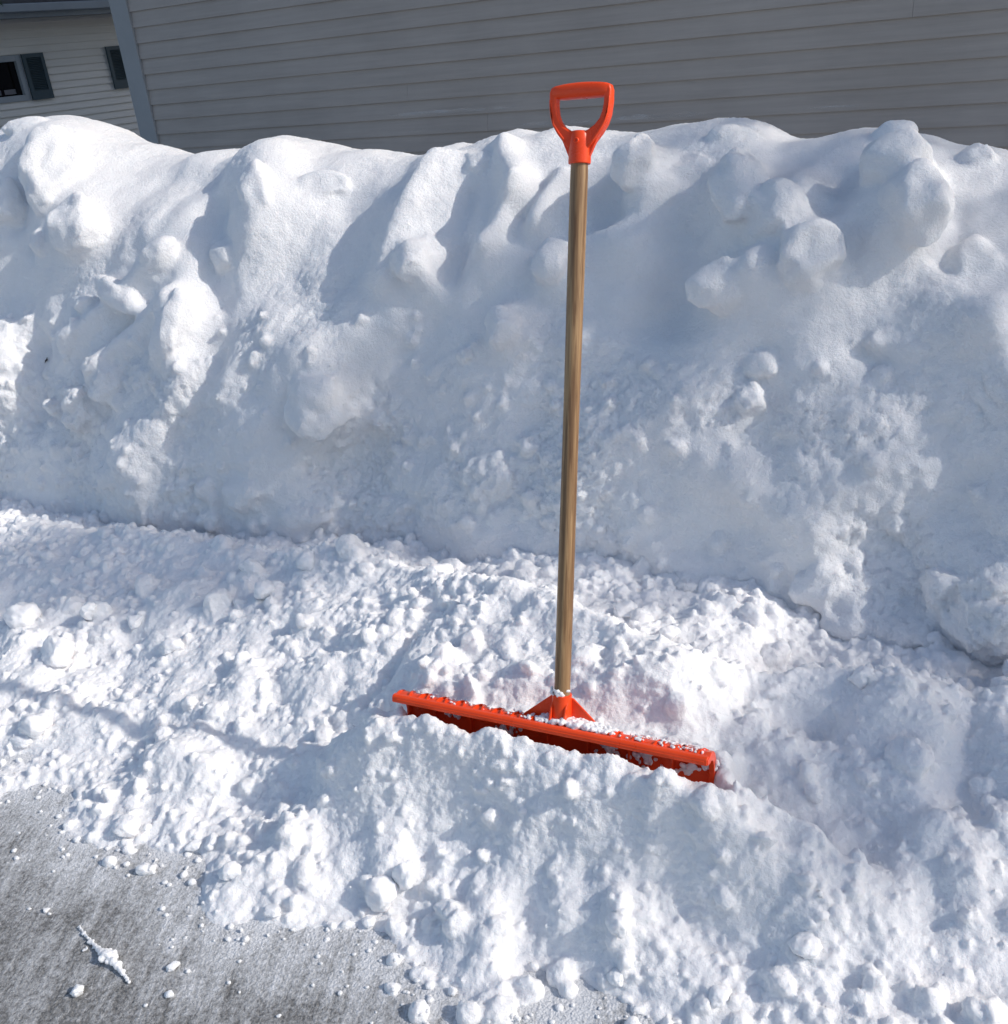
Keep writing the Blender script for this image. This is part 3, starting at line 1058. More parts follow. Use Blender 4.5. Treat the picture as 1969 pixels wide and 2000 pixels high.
def make_shovel():
    bh = Vector(ax_b)
    # object frame: x = blade direction, y = towards viewer, z = up the handle
    # object frame: local x,y,z
    X_, Y_, Z_ = np.array([1., 0, 0]), np.array([0, 1., 0]), np.array([0, 0, 1.])
    root = bpy.data.objects.new('snow_shovel', None)
    COL.objects.link(root)
    # right-handed: b, -c(away)... z = a ; y = z x x
    ay = np.cross(ax_a, ax_b)
    root.matrix_world = Matrix(((ax_b[0], ay[0], ax_a[0], TOPB[0]), (ax_b[1], ay[1], ax_a[1], TOPB[1]), (ax_b[2], ay[2], ax_a[2], TOPB[2]), (0, 0, 0, 1)))
    sg = 1.0 if ay @ ax_c > 0 else -1.0     # +1 if local y points to the viewer
    tag(root, 'orange plastic snow pusher with wooden handle standing upright in loose snow before the bank', 'snow shovel')
    C_ = Y_ * sg
    Lh = np.linalg.norm(A1 - A0)
    # wooden handle
    bm = bmesh.new()
    prof = []
    for k in range(41):
        t = k / 40
        prof.append((0.0147 + 0.0004 * math.sin(t * 9) - 0.0007 * (t > 0.97), 0.02 + t * (Lh + 0.06)))
    lathe(bm, prof, (np.zeros(3), X_, Y_, Z_))
    h = from_bm('handle_shaft', bm, M_wood, root, True)
    # ---- D grip
    g0 = 0.05 + Lh                       # where socket begins (bottom of collar)
    bm = bmesh.new()
    lathe(bm, [(0.0188, g0 - 0.002), (0.0190, g0 + 0.001), (0.0186, g0 + 0.030), (0.0183, g0 + 0.044), (0.0150, g0 + 0.050)], (np.zeros(3), X_, Y_, Z_), 48)
    collar = from_bm('grip_collar', bm, M_or, root, True, 0.0012)
    # pin boss on the collar
    bm = bmesh.new()
    lathe(bm, [(0.0048, 0.012), (0.0048, 0.0200), (0.0040, 0.0212), (0.0026, 0.0212), (0.0024, 0.0195)], (Z_ * (g0 + 0.033), X_, Z_, C_), 24)
    from_bm('pin_boss', bm, M_or, collar, True)
    # D ring outline (half widths measured on the picture)
    def yo(pts, n=7):
        return pts
    outer = [(-0.0620, 0.136), (-0.0615, 0.110), (-0.0590, 0.088), (-0.0535, 0.070), (-0.0430, 0.052), (-0.0290, 0.034), (-0.0178, 0.020),
             (0.0178, 0.020), (0.0290, 0.034), (0.0430, 0.052), (0.0535, 0.070), (0.0590, 0.088), (0.0615, 0.110), (0.0620, 0.136),
             (0.0580, 0.1455), (0.0500, 0.1485), (0.0250, 0.1510), (0.0, 0.1518), (-0.0250, 0.1510), (-0.0500, 0.1485), (-0.0580, 0.1455)]
    inner = [(-0.0480, 0.122), (-0.0478, 0.108), (-0.0455, 0.094), (-0.0405, 0.080), (-0.0310, 0.068), (-0.0180, 0.059), (-0.0080, 0.0562),
             (0.0080, 0.0562), (0.0180, 0.059), (0.0310, 0.068), (0.0405, 0.080), (0.0455, 0.094), (0.0478, 0.108), (0.0480, 0.122),
             (0.0470, 0.1235), (0.0400, 0.1250), (0.0200, 0.1258), (0.0, 0.1260), (-0.0200, 0.1258), (-0.0400, 0.1250), (-0.0470, 0.1235)]
    outer = [(x * 0.875, 0.020 + (z - 0.020) * 0.80) for x, z in outer]
    inner = [(x * 0.875, 0.020 + (z - 0.020) * 0.80) for x, z in inner]
    bm = bmesh.new()
    ring_prism(bm, outer, inner, -0.0105, 0.0105, (Z_ * g0, X_, Z_, C_))
    GX, GZ = 0.875, 0.83
    grip = from_bm('d_grip', bm, M_or, root, True, 0.0035, 50)
    # thicker hand bar on top
    bm = bmesh.new()
    def bar_sec(x, rt, rb, dd):
        out = []
        for t in np.linspace(0, 2 * PI, 20, endpoint=False):
            c, s = math.cos(t), math.sin(t)
            sx = abs(c) ** 0.6 * (1 if c > 0 else -1) * dd
            sz = abs(s) ** 0.6 * (1 if s > 0 else -1) * (rt if s > 0 else rb)
            out.append(Vector(Z_ * (g0 + 0.1145) + X_ * x + C_ * sx + Z_ * sz))
        return [bm.verts.new(v) for v in out]
    rows = []
    for x in np.linspace(-0.0525, 0.0525, 17):
        q = 1 - (x / 0.0525) ** 2
        e = 1 - (abs(x) / 0.0525) ** 10 * 0.25
        rows.append(bar_sec(x, (0.0075 + 0.0045 * q) * e, (0.0125 + 0.0005 * q) * e, (0.0120 + 0.0018 * q) * e))
    for a, b in zip(rows[:-1], rows[1:]):
        for i in range(20):
            j = (i + 1) % 20
            bm.faces.new((a[i], a[j], b[j], b[i]))
    bm.faces.new(rows[0]); bm.faces.new(rows[-1][::-1])
    from_bm('hand_bar', bm, M_or, grip, True, 0.0015, 50)
    # side flanges that give the arms their channel section
    for sgn in (-1, 1):
        bm = bmesh.new()
        arm_o = [(sgn * x, min(z, 0.101)) for x, z in outer[:6]]
        arm_i = [(sgn * x * 0.875, min(0.101, 0.020 + (z - 0.020) * 0.80)) for x, z in [(-0.0575, 0.136), (-0.0572, 0.110), (-0.0550, 0.090), (-0.0497, 0.074), (-0.0400, 0.058), (-0.0262, 0.040)]]
        arm_o = [(x * 1.0, z) for x, z in arm_o]
        pts = [(x * 0.985, z) for x, z in arm_o] + arm_i[::-1]
        prism(bm, pts, -0.0122, 0.0122, (Z_ * g0, X_, Z_, C_))
        from_bm('arm_flange', bm, M_or, grip, True, 0.0018, 40)
    # web between collar and yoke
    bm = bmesh.new()
    prism(bm, [(-0.0355, 0.046), (-0.017, 0.006), (0.017, 0.006), (0.0355, 0.046), (0.022, 0.0505), (-0.022, 0.0505)], -0.004, 0.004, (Z_ * g0, X_, Z_, C_))
    from_bm('yoke_web', bm, M_or, grip, True, 0.001)
    # ---- socket and gussets on the blade
    bm = bmesh.new()
    lathe(bm, [(0.0205, -0.010), (0.0200, 0.000), (0.0188, 0.030), (0.0183, 0.0515), (0.0160, 0.0525)], (np.zeros(3), X_, Y_, Z_), 48)
    sock = from_bm('socket', bm, M_or, root, True)
    for sgn in (-1, 1):
        bm = bmesh.new()
        prism(bm, [(sgn * 0.016, 0.046), (sgn * 0.022, 0.045), (sgn * 0.080, -0.004), (sgn * 0.092, -0.030), (sgn * 0.016, -0.030)], -0.002, 0.002, (C_ * -0.004, X_, Z_, C_))
        from_bm('gusset', bm, M_or, sock, False, 0.001)
    for x in (-0.014, 0.014):
        bm = bmesh.new()
        prism(bm, [(0.010, 0.040), (0.0185, 0.030), (0.031, -0.008), (0.010, -0.015)], x - 0.0018, x + 0.0018, (np.zeros(3), C_, Z_, X_))
        from_bm('gusset', bm, M_or, sock, False, 0.0008)
    # ---- blade : curled C section, concave side to the viewer, swept along x
    sec = np.array([(0.034, -0.006), (0.026, -0.002), (0.014, 0.000), (0.0, -0.003), (-0.014, -0.012), (-0.025, -0.027), (-0.032, -0.047),
                    (-0.034, -0.075), (-0.031, -0.115), (-0.023, -0.165), (-0.008, -0.215), (0.012, -0.255), (0.036, -0.285)])
    tk = 0.0035
    tg = np.gradient(sec, axis=0)
    tg /= np.linalg.norm(tg, axis=1)[:, None]
    nr = np.stack([tg[:, 1], -tg[:, 0]], 1)
    up_ = sec + nr * 0
    inn = sec - nr * tk * (1 if nr[2, 1] > 0 else -1)
    ring = np.concatenate([up_, inn[::-1]])
    bm = bmesh.new()
    xs = np.linspace(BL0, BL1, 66)
    rows = []
    for i, x in enumerate(xs):
        rows.append([bm.verts.new(Vector(X_ * x + C_ * p[0] + Z_ * p[1])) for p in ring])
    n = len(ring)
    for a, b in zip(rows[:-1], rows[1:]):
        for i in range(n):
            j = (i + 1) % n
            bm.faces.new((a[i], a[j], b[j], b[i]))
    bm.faces.new(rows[0]); bm.faces.new(rows[-1][::-1])
    blade = from_bm('blade', bm, M_or, root, True)
    # rolled lip along the top front edge
    bm = bmesh.new()
    lipsec = [(0.030, 0.002), (0.0385, 0.0015), (0.0420, -0.002), (0.0422, -0.0115), (0.0395, -0.0145), (0.0345, -0.013), (0.0325, -0.006)]
    prism(bm, lipsec, BL0 - 0.001, BL1 + 0.001, (np.zeros(3), C_, Z_, X_))
    from_bm('lip', bm, M_or, blade, False, 0.0015)
    bm = bmesh.new()
    prism(bm, [(0.0405, -0.0045), (0.0432, -0.0055), (0.0432, -0.0085), (0.0405, -0.0095)], BL0 + 0.01, BL1 - 0.004, (np.zeros(3), C_, Z_, X_))
    from_bm('lip_bead', bm, M_or, blade, False, 0.0006)
    # end rims that follow the curl
    for x0, x1 in ((BL0 - 0.0015, BL0 + 0.0035), (BL1 - 0.007, BL1 + 0.0025)):
        bm = bmesh.new()
        o_s = sec - nr * -0.0015 * (1 if nr[2, 1] > 0 else -1)
        i_s = sec - nr * 0.015 * (1 if nr[2, 1] > 0 else -1)
        K_ = 11
        pts = [tuple(p) for p in o_s[:K_]] + [tuple(p) for p in i_s[:K_][::-1]]
        pts[0] = (0.040, -0.003); pts[-1] = (0.039, -0.013)
        prism(bm, pts, x0, x1, (np.zeros(3), C_, Z_, X_))
        from_bm('end_rim', bm, M_or, blade, False, 0.0008)
    # curved ribs inside the scoop
    ribs = np.linspace(BL0 + 0.06, BL1 - 0.075, 7)
    for x in ribs:
        bm = bmesh.new()
        i_s = sec - nr * (tk + 0.0) * (1 if nr[2, 1] > 0 else -1)
        j_s = sec - nr * (tk + 0.010) * (1 if nr[2, 1] > 0 else -1)
        pts = [tuple(p) for p in i_s[1:11]] + [tuple(p) for p in j_s[1:11][::-1]]
        pts[-1] = (0.030, -0.016)
        prism(bm, pts, x - 0.002, x + 0.002, (np.zeros(3), C_, Z_, X_))
        from_bm('scoop_rib', bm, M_or, blade, False)
    # small stiffening ribs over the back, zig-zagging
    nrb = 30
    for k in range(nrb):
        x = BL0 + 0.03 + (BL1 - BL0 - 0.05) * k / (nrb - 1)
        if abs(x) < 0.03: continue
        bm = bmesh.new()
        dx = 0.010 * (1 if k % 2 else -1)
        q = [(0.030, 0.0005), (0.016, 0.0040), (0.0, 0.0010), (-0.015, -0.008), (-0.0145, -0.013), (0.0, -0.004), (0.016, -0.0010), (0.030, -0.003)]
        lo, hi = [], []
        for c_, z_ in q:
            sh = dx * (0.030 - c_) / 0.045
            lo.append(bm.verts.new(Vector(X_ * (x + sh - 0.0014) + C_ * c_ + Z_ * z_)))
            hi.append(bm.verts.new(Vector(X_ * (x + sh + 0.0014) + C_ * c_ + Z_ * z_)))
        bm.faces.new(lo); bm.faces.new(hi[::-1])
        for i in range(len(q)):
            j = (i + 1) % len(q)
            bm.faces.new((lo[i], lo[j], hi[j], hi[i]))
        from_bm('back_rib', bm, M_or, blade, False)
    return root, C_


shovel, C_loc = make_shovel()


def snow_on_blade():
    """loose grains and a thin drift lying on the blade's top and around the socket"""
    r = np.random.default_rng(4)
    pos, rad = [], []
    clu = r.uniform(BL0 + 0.03, BL1 - 0.01, 26)
    for k in range(2300):
        u = r.uniform(BL0 + 0.02, BL1 - 0.005)
        dens = 0.15 + 0.85 * math.exp(-((u - 0.03) / 0.085) ** 2) + 0.45 * (u > 0.10)
        dens *= 0.08 + 0.92 * math.exp(-(np.min(np.abs(clu - u)) / 0.006) ** 2) if abs(u - 0.03) > 0.07 else 1.0
        if r.random() > dens: continue
        c = r.uniform(-0.016, 0.027)
        if abs(u - 0.0) < 0.1: c = r.uniform(-0.012, 0.029)
        zz = 0.000 - 0.9 * max(0, -c) ** 1.2 * 2 + 0.0015
        big = math.exp(-((u - 0.03) / 0.07) ** 2)
        rr = r.uniform(0.0015, 0.0035) * (1 + 0.9 * big)
        zz += r.uniform(0, 0.008) * big
        pos.append(TOPB + ax_b * u + ax_c * c + ax_a * zz)
        rad.append(rr)
    for k in range(40):
        t = r.uniform(0, PI)
        pos.append(A0 + ax_b * 0.017 * math.cos(t) * r.uniform(0.6, 1.1) - ax_b * 0.004 + ax_c * 0.017 * math.sin(t) + ax_a * r.uniform(0.001, 0.013))
        rad.append(r.uniform(0.002, 0.0042))
    for cu, ca, rr_, n_ in ((BL0 + 0.10, -0.040, 0.010, 26), (BL0 + 0.22, -0.050, 0.013, 34), (BL1 - 0.20, -0.045, 0.011, 30), (BL1 - 0.13, -0.052, 0.012, 34), (BL1 - 0.05, -0.060, 0.009, 20), (BL1 - 0.012, -0.040, 0.008, 30)):
        for q in range(n_):                    # snow packed against the inside of the scoop
            da = r.normal() * rr_ * 0.7
            pos.append(TOPB + ax_b * (cu + r.normal() * rr_) + ax_c * (-0.0245 + r.normal() * 0.0015) + ax_a * (ca + da))
            rad.append(r.uniform(0.0035, 0.006))
    v, Fi = lump_variants(ICO2, 6, 0.2, 1.5, 5)
    V, T = scatter_lumps(np.array(pos), np.array(rad), v, Fi, r)
    me = voxel_union([(V, T)], 0.0013, 3, 0.5)
    o = link_mesh('blade_snow', me, M_chunk)
    tag(o, 'thin dusting of snow lying on top of the orange blade', None, None, 'stuff')


snow_on_blade()

# ================================================================== HOUSES
SC = 1.104                                   # sets the siding boards to a real 0.1016 m exposure
d1 = np.array([-0.858, 0.513, 0]); d1 /= np.linalg.norm(d1)
n1 = np.array([-0.513, -0.858, 0]); n1 /= np.linalg.norm(n1)
PW = Cp + ray(1784, 200) * 4.6 * SC


def on_plane(px, py, P, n):
    d = ray(px, py)
    return Cp + d * (((P - Cp) @ n) / (d @ n))


def siding_mat(name, col, var=0.08):
    m, nt, b = new_mat(name)
    co = nt.nodes.new('ShaderNodeTexCoord').outputs['Object']
    n = noise_node(nt, 1.6, 5, 0.6, co)
    mp = nt.nodes.new('ShaderNodeMapping')
    mp.inputs['Scale'].default_value = (0.6, 0.6, 14)
    nt.links.new(co, mp.inputs['Vector'])
    n2 = noise_node(nt, 3, 5, 0.6, mp.outputs[0])
    ad = nt.nodes.new('ShaderNodeMath'); ad.operation = 'ADD'
    ad2 = nt.nodes.new('ShaderNodeMath'); ad2.operation = 'MULTIPLY'; ad2.inputs[1].default_value = 0.5
    nt.links.new(n.outputs[0], ad.inputs[0]); nt.links.new(n2.outputs[0], ad.inputs[1]); nt.links.new(ad.outputs[0], ad2.inputs[0])
    c = ramp(nt, ad2.outputs[0], 0.35, tuple(v * (1 - var) for v in col), 0.65, tuple(v * (1 + var) for v in col))
    nt.links.new(c.outputs[0], b.inputs['Base Color'])
    b.inputs['Roughness'].default_value = 0.6
    b.inputs['Specular IOR Level'].default_value = 0.25
    mp3 = nt.nodes.new('ShaderNodeMapping')
    mp3.inputs['Scale'].default_value = (8, 8, 60)
    nt.links.new(co, mp3.inputs['Vector'])
    n3 = noise_node(nt, 3, 4, 0.6, mp3.outputs[0])
    bb = nt.nodes.new('ShaderNodeBump'); bb.inputs['Strength'].default_value = 0.15; bb.inputs['Distance'].default_value = 0.003
    nt.links.new(n3.outputs[0], bb.inputs['Height']); nt.links.new(bb.outputs[0], b.inputs['Normal'])
    return m


M_side = siding_mat('grey_siding', (0.305, 0.280, 0.262), 0.11)
M_side2 = siding_mat('beige_siding', (0.70, 0.675, 0.635), 0.06)
M_trim = plain('blue_grey_trim', (0.215, 0.23, 0.245), 0.55, 0.08, 3, 0.1, 60)
M_found = plain('foundation', (0.06, 0.065, 0.07), 0.9, 0.2, 8, 0.4, 30)
M_roof = plain('roof_shingle', (0.07, 0.07, 0.075), 0.9, 0.2, 8, 0.4, 60)
M_shut = plain('shutter_paint', (0.036, 0.064, 0.082), 0.5, 0.1, 5)
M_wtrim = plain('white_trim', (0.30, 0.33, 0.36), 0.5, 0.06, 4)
M_gut = plain('gutter_metal', (0.24, 0.27, 0.30), 0.45, 0.1, 3)
M_soff = plain('soffit', (0.14, 0.13, 0.115), 0.7, 0.08, 4)


def siding_wall(name, P0, dirv, nrm, length, zbase, nrows, expo, mat, parent, joints=(), holes=(), prj=0.015):
    """clapboards: every course is a wedge whose lower edge stands 11 mm proud"""
    bm = bmesh.new()
    for r in range(nrows):
        z0 = zbase + r * expo
        segs = [(0.0, length)]
        js = [j for rr, j in joints if rr == r]
        for j in js:
            segs = [(0.0, j - 0.0006), (j + 0.0006, length)]
        for (h0, h1, hz0, hz1) in holes:
            zc = z0 + expo / 2
            if hz0 < zc < hz1:
                new = []
                for a, b in segs:
                    if a < h0 < b or a < h1 < b:
                        if a < h0: new.append((a, h0))
                        if h1 < b: new.append((h1, b))
                    elif h0 <= a and b <= h1:
                        pass
                    else:
                        new.append((a, b))
                segs = new
        for a, b in segs:
            def pt(t, off, z):
                p = P0 + dirv * t + nrm * off
                return bm.verts.new((p[0], p[1], z))
            A = [pt(a, 0, z0), pt(a, prj, z0), pt(a, prj - 0.0015, z0 + 0.016), pt(a, 0.0022, z0 + expo - 0.0005), pt(a, 0, z0 + expo - 0.0005)]
            B = [pt(b, 0, z0), pt(b, prj, z0), pt(b, prj - 0.0015, z0 + 0.016), pt(b, 0.0022, z0 + expo - 0.0005), pt(b, 0, z0 + expo - 0.0005)]
            for i in range(5):
                j = (i + 1) % 5
                bm.faces.new((A[i], B[i], B[j], A[j]))
            bm.faces.new(A[::-1]); bm.faces.new(B)
    return from_bm(name, bm, mat, parent, False)


def quad_box(bm, P0, dirv, nrm, t0, t1, o0, o1, z0, z1):
    vs = []
    for t in (t0, t1):
        for o in (o0, o1):
            for z in (z0, z1):
                p = P0 + dirv * t + nrm * o
                vs.append(bm.verts.new((p[0], p[1], z)))
    for f in ((0, 1, 3, 2), (4, 6, 7, 5), (0, 4, 5, 1), (2, 3, 7, 6), (0, 2, 6, 4), (1, 5, 7, 3)):
        bm.faces.new([vs[i] for i in f])


# --- near house: grey siding
cornR = on_plane(285, 150, PW, n1)                       # siding meets the corner post
zl = [on_plane(1969, y, PW, n1)[2] for y in (16.5, 62, 107.5, 154, 197.7, 241, 286)]
EXPO = (zl[0] - zl[-1]) / 6
ZB = float(np.mean([z - (6 - i) * EXPO for i, z in enumerate(zl)]))
print('siding', EXPO, ZB, cornR)
P0 = np.array([cornR[0], cornR[1], 0])
dR = -d1
H1 = empty('grey_house', (P0[0], P0[1], 0), 'near house wall of dark grey horizontal siding behind the snowbank', 'house')


def un(o):
    """mesh built in world space -> keep place under an empty parent"""
    o.matrix_parent_inverse = o.parent.matrix_world.inverted() if o.parent else Matrix()
    return o


bpy.context.view_layer.update()
for e in (H1,):
    e.matrix_world = Matrix.Translation(e.location)


def rebase(o, root):
    o.location = -Vector(root.location)
    return o


LEN1, HT = 8.6, 58
jt = []
def joint_at(x, y):
    p = on_plane(x, y, PW, n1)
    t = (p - P0) @ dR
    return int((p[2] - ZB) // EXPO), t
jt = [joint_at(1784, 20), joint_at(797, 175), joint_at(953, 230)]
w = siding_wall('siding', P0, dR, n1, LEN1, ZB, HT, EXPO, M_side, H1, jt)
rebase(w, H1)
bm = bmesh.new(); quad_box(bm, P0, dR, n1, -0.02, LEN1, -0.2, -0.006, ZB - 0.05, ZB + HT * EXPO)
rebase(from_bm('wall', bm, M_side, H1), H1)
bm = bmesh.new(); quad_box(bm, P0, dR, n1, 0.0, LEN1, -0.2, -0.03, -0.3, ZB - 0.051)
rebase(from_bm('foundation', bm, M_found, H1), H1)
pl = (on_plane(217, 0, PW, n1) - P0) @ dR
pr = (on_plane(249, 0, PW, n1) - P0) @ dR
bm = bmesh.new(); quad_box(bm, P0, dR, n1, pl, -0.001, -0.12, 0.028, ZB - 0.02, ZB + HT * EXPO)
rebase(from_bm('corner_post', bm, M_trim, H1, False, 0.004), H1)
bm = bmesh.new(); quad_box(bm, P0, dR, n1, pl + 0.018, pl + 0.16, -9.0, -0.121, -0.3, ZB + HT * EXPO)
rebase(from_bm('side_wall', bm, M_side, H1), H1)
bm = bmesh.new()
zt_ = ZB + HT * EXPO
for a, b_ in (((pl - 0.4, 0.45, zt_ - 0.05), (LEN1 + 0.4, 0.45, zt_ - 0.05)),):
    pass
pts = []
for t in (pl - 0.4, LEN1 + 0.4):
    for o_n, z in ((0.45, zt_ - 0.1), (-4.6, zt_ + 2.0), (-9.6, zt_ - 0.1), (-9.6, zt_ - 0.22), (-4.6, zt_ + 1.86), (0.45, zt_ - 0.22)):
        p = P0 + dR * t + n1 * o_n
        pts.append(bm.verts.new((p[0], p[1], z)))
for i in range(6):
    j = (i + 1) % 6
    bm.faces.new((pts[i], pts[j], pts[6 + j], pts[6 + i]))
bm.faces.new(pts[:6]); bm.faces.new(pts[6:][::-1])
rebase(from_bm('roof', bm, M_roof, H1), H1)


# frost left on the siding
def frost_mat():
    m, nt, b = new_mat('frost')
    co = nt.nodes.new('ShaderNodeTexCoord').outputs['Object']
    mp = nt.nodes.new('ShaderNodeMapping'); mp.inputs['Scale'].default_value = (1, 1, 5)
    nt.links.new(co, mp.inputs['Vector'])
    n = noise_node(nt, 9, 6, 0.7, mp.outputs[0])
    b.inputs['Base Color'].default_value = (0.8, 0.82, 0.85, 1)
    r = ramp(nt, n.outputs[0], 0.42, (0, 0, 0), 0.75, (0.40, 0.40, 0.40))
    nt.links.new(r.outputs[0], b.inputs['Alpha'])
    return m


M_frost = frost_mat()
for x1, y1, x2, y2, hh in ((762, 224, 1010, 209, 0.012), (765, 262, 917, 250, 0.010), (1010, 245, 1160, 233, 0.010), (1195, 232, 1390, 220, 0.014), (1569, 213, 1700, 206, 0.010)):
    a, b_ = on_plane(x1, y1, PW, n1), on_plane(x2, y2, PW, n1)
    ta, tb = (a - P0) @ dR, (b_ - P0) @ dR
    zz = (a[2] + b_[2]) / 2
    bm = bmesh.new()
    nseg = 24
    vs = []
    for i in range(nseg + 1):
        t = ta + (tb - ta) * i / nseg
        taper = min(1, 4 * min(i, nseg - i) / nseg + 0.15)
        hgt = hh * taper * random.uniform(0.7, 1.2)
        for z, o in ((zz - hgt, 0.0135), (zz + hgt, 0.0125)):
            p = P0 + dR * t + n1 * o
            vs.append(bm.verts.new((p[0], p[1], z)))
    for i in range(nseg):
        bm.faces.new((vs[2 * i], vs[2 * i + 2], vs[2 * i + 3], vs[2 * i + 1]))
    rebase(from_bm('frost_streak', bm, M_frost, w), H1) if False else None
    o = from_bm('frost_streak', bm, M_frost, H1)
    rebase(o, H1)

# --- far house on the left
d2 = np.array([0.625, 0.780, 0]); d2 /= np.linalg.norm(d2)
n2 = np.array([0.780, -0.625, 0]); n2 /= np.linalg.norm(n2)
PF = Cp + ray(150, 150) * 14.0
def onf(zx, zy):                         # coordinates read in a crop, 340/1904 of a pixel
    return on_plane(zx * 0.17857, zy * 0.17857, PF, n2)
_l = [onf(800, y)[2] for y in (300, 380, 460, 545, 625, 705, 790, 875, 960)]
EX2 = float(-np.mean(np.diff([onf(1000, y)[2] for y in (283, 363, 444, 530, 605, 683, 760, 842, 925)])))
zref = onf(1000, 530)[2]
print('far', EX2, zref, onf(0, 300), onf(1240, 300))
Q0 = onf(0, 600); Q0 = np.array([Q0[0], Q0[1], 0]) - d2 * 2.5
zbase2 = zref - EX2 * math.floor((zref + 0.5) / EX2)
H2 = empty('beige_house', (Q0[0], Q0[1], 0), 'farther house at upper left with light siding, dark louvred shutters and a gutter', 'house')
def T2(p): return (p - Q0) @ d2
sh1 = [onf(*c) for c in ((210, 595), (445, 575), (570, 1070), (340, 1100))]
gl = [onf(165, 640), onf(275, 1055)]
wt1, wz1, wz0 = T2(onf(36 / 0.17857, 107 / 0.17857)), onf(203, 598)[2], onf(335, 1095)[2]
wt0 = wt1 - 1.25
rows2 = int((onf(600, 190)[2] - zbase2) / EX2) + 1
ztop2 = zbase2 + rows2 * EX2
s_ = siding_wall('siding', Q0, d2, n2, 9.0, zbase2, rows2, EX2, M_side2, H2, [], [(wt0 - 0.0, wt1 + 0.0, wz0, wz1)], 0.022)
rebase(s_, H2)
bm = bmesh.new()
quad_box(bm, Q0, d2, n2, 0, wt0, -0.25, -0.006, -0.4, ztop2)
quad_box(bm, Q0, d2, n2, wt1, 9.0, -0.25, -0.006, -0.4, ztop2)
quad_box(bm, Q0, d2, n2, wt0 + 0.001, wt1 - 0.001, -0.25, -0.006, -0.4, wz0)
quad_box(bm, Q0, d2, n2, wt0 + 0.001, wt1 - 0.001, -0.25, -0.006, wz1, ztop2)
rebase(from_bm('wall', bm, M_side2, H2), H2)
# window
glass, ntg, bg = new_mat('dark_glass')
bg.inputs['Base Color'].default_value = (0.004, 0.004, 0.006, 1)
bg.inputs['Roughness'].default_value = 0.04
bg.inputs['Specular IOR Level'].default_value = 0.3
bm = bmesh.new()
fw = 0.075
for a in ((wt0, wt0 + fw, wz0, wz1), (wt1 - fw, wt1, wz0, wz1), (wt0 + fw, wt1 - fw, wz0, wz0 + fw), (wt0 + fw, wt1 - fw, wz1 - fw, wz1)):
    quad_box(bm, Q0, d2, n2, a[0], a[1], -0.08, 0.030, a[2], a[3])
win = from_bm('window', bm, M_wtrim, H2, False, 0.004); rebase(win, H2)
bm = bmesh.new(); quad_box(bm, Q0, d2, n2, wt0 + fw, wt1 - fw, -0.06, -0.05, wz0 + fw, wz1 - fw)
from_bm('pane', bm, glass, win)
zm = onf(60, 985)[2]
M_blind = plain('blind_grey', (0.16, 0.16, 0.18), 0.6)  # even grey for the blind band low in the window
bm = bmesh.new()
quad_box(bm, Q0, d2, n2, wt0 + fw, wt1 - fw - 0.06, -0.049, -0.040, wz0 + fw + 0.02, zm)
from_bm('lower_blind', bm, M_blind, win)
bm = bmesh.new()
tm = T2(onf(55, 1040))
quad_box(bm, Q0, d2, n2, tm - 0.02, tm + 0.02, -0.039, -0.030, wz0 + fw, zm)
quad_box(bm, Q0, d2, n2, wt1 - fw - 0.08, wt1 - fw, -0.039, -0.030, wz0 + fw, wz1 - fw)
from_bm('muntin', bm, glass, win)


def shutter(t0, t1, z0, z1, label):
    S_ = empty('shutter', (0, 0, 0), None, None)
    bpy.data.objects.remove(S_)
    bm = bmesh.new()
    st = 0.05
    quad_box(bm, Q0, d2, n2, t0, t0 + st, 0.023, 0.055, z0, z1)
    quad_box(bm, Q0, d2, n2, t1 - st, t1, 0.023, 0.055, z0, z1)
    quad_box(bm, Q0, d2, n2, t0 + st, t1 - st, 0.023, 0.053, z1 - st, z1)
    quad_box(bm, Q0, d2, n2, t0 + st, t1 - st, 0.023, 0.053, z0, z0 + (z1 - z0) * 0.20)
    quad_box(bm, Q0, d2, n2, t0 + st, t1 - st, 0.023, 0.028, z0 + (z1 - z0) * 0.20, z1 - st)
    o = from_bm('shutter', bm, M_shut, H2); rebase(o, H2)
    bm = bmesh.new()
    zz0, zz1 = z0 + (z1 - z0) * 0.21, z1 - st
    n = 19
    for i in range(n):
        za = zz0 + (zz1 - zz0) * i / n
        h = (zz1 - zz0) / n
        vs = []
        for t in (t0 + st + 0.001, t1 - st - 0.001):
            for o_, z in ((0.052, za + h * 0.10), (0.030, za + h * 0.80), (0.030, za + h * 0.95), (0.052, za + h * 0.30)):
                p = Q0 + d2 * t + n2 * o_
                vs.append(bm.verts.new((p[0], p[1], z)))
        for a, b in ((0, 1), (1, 2), (2, 3), (3, 0)):
            bm.faces.new((vs[a], vs[b], vs[4 + b], vs[4 + a]))
        bm.faces.new(vs[:4]); bm.faces.new(vs[4:][::-1])
    from_bm('louvres', bm, M_shut, o)
    return o


st0, st1 = T2(onf(210, 600)), T2(onf(447, 590))
sz1, sz0 = onf(330, 585)[2], onf(455, 1085)[2]
shutter(st0, st1, sz0, sz1, '')
s20 = T2(onf(1132, 515))
shutter(s20, s20 + (st1 - st0), onf(1255, 975)[2], onf(1132, 512)[2], '')
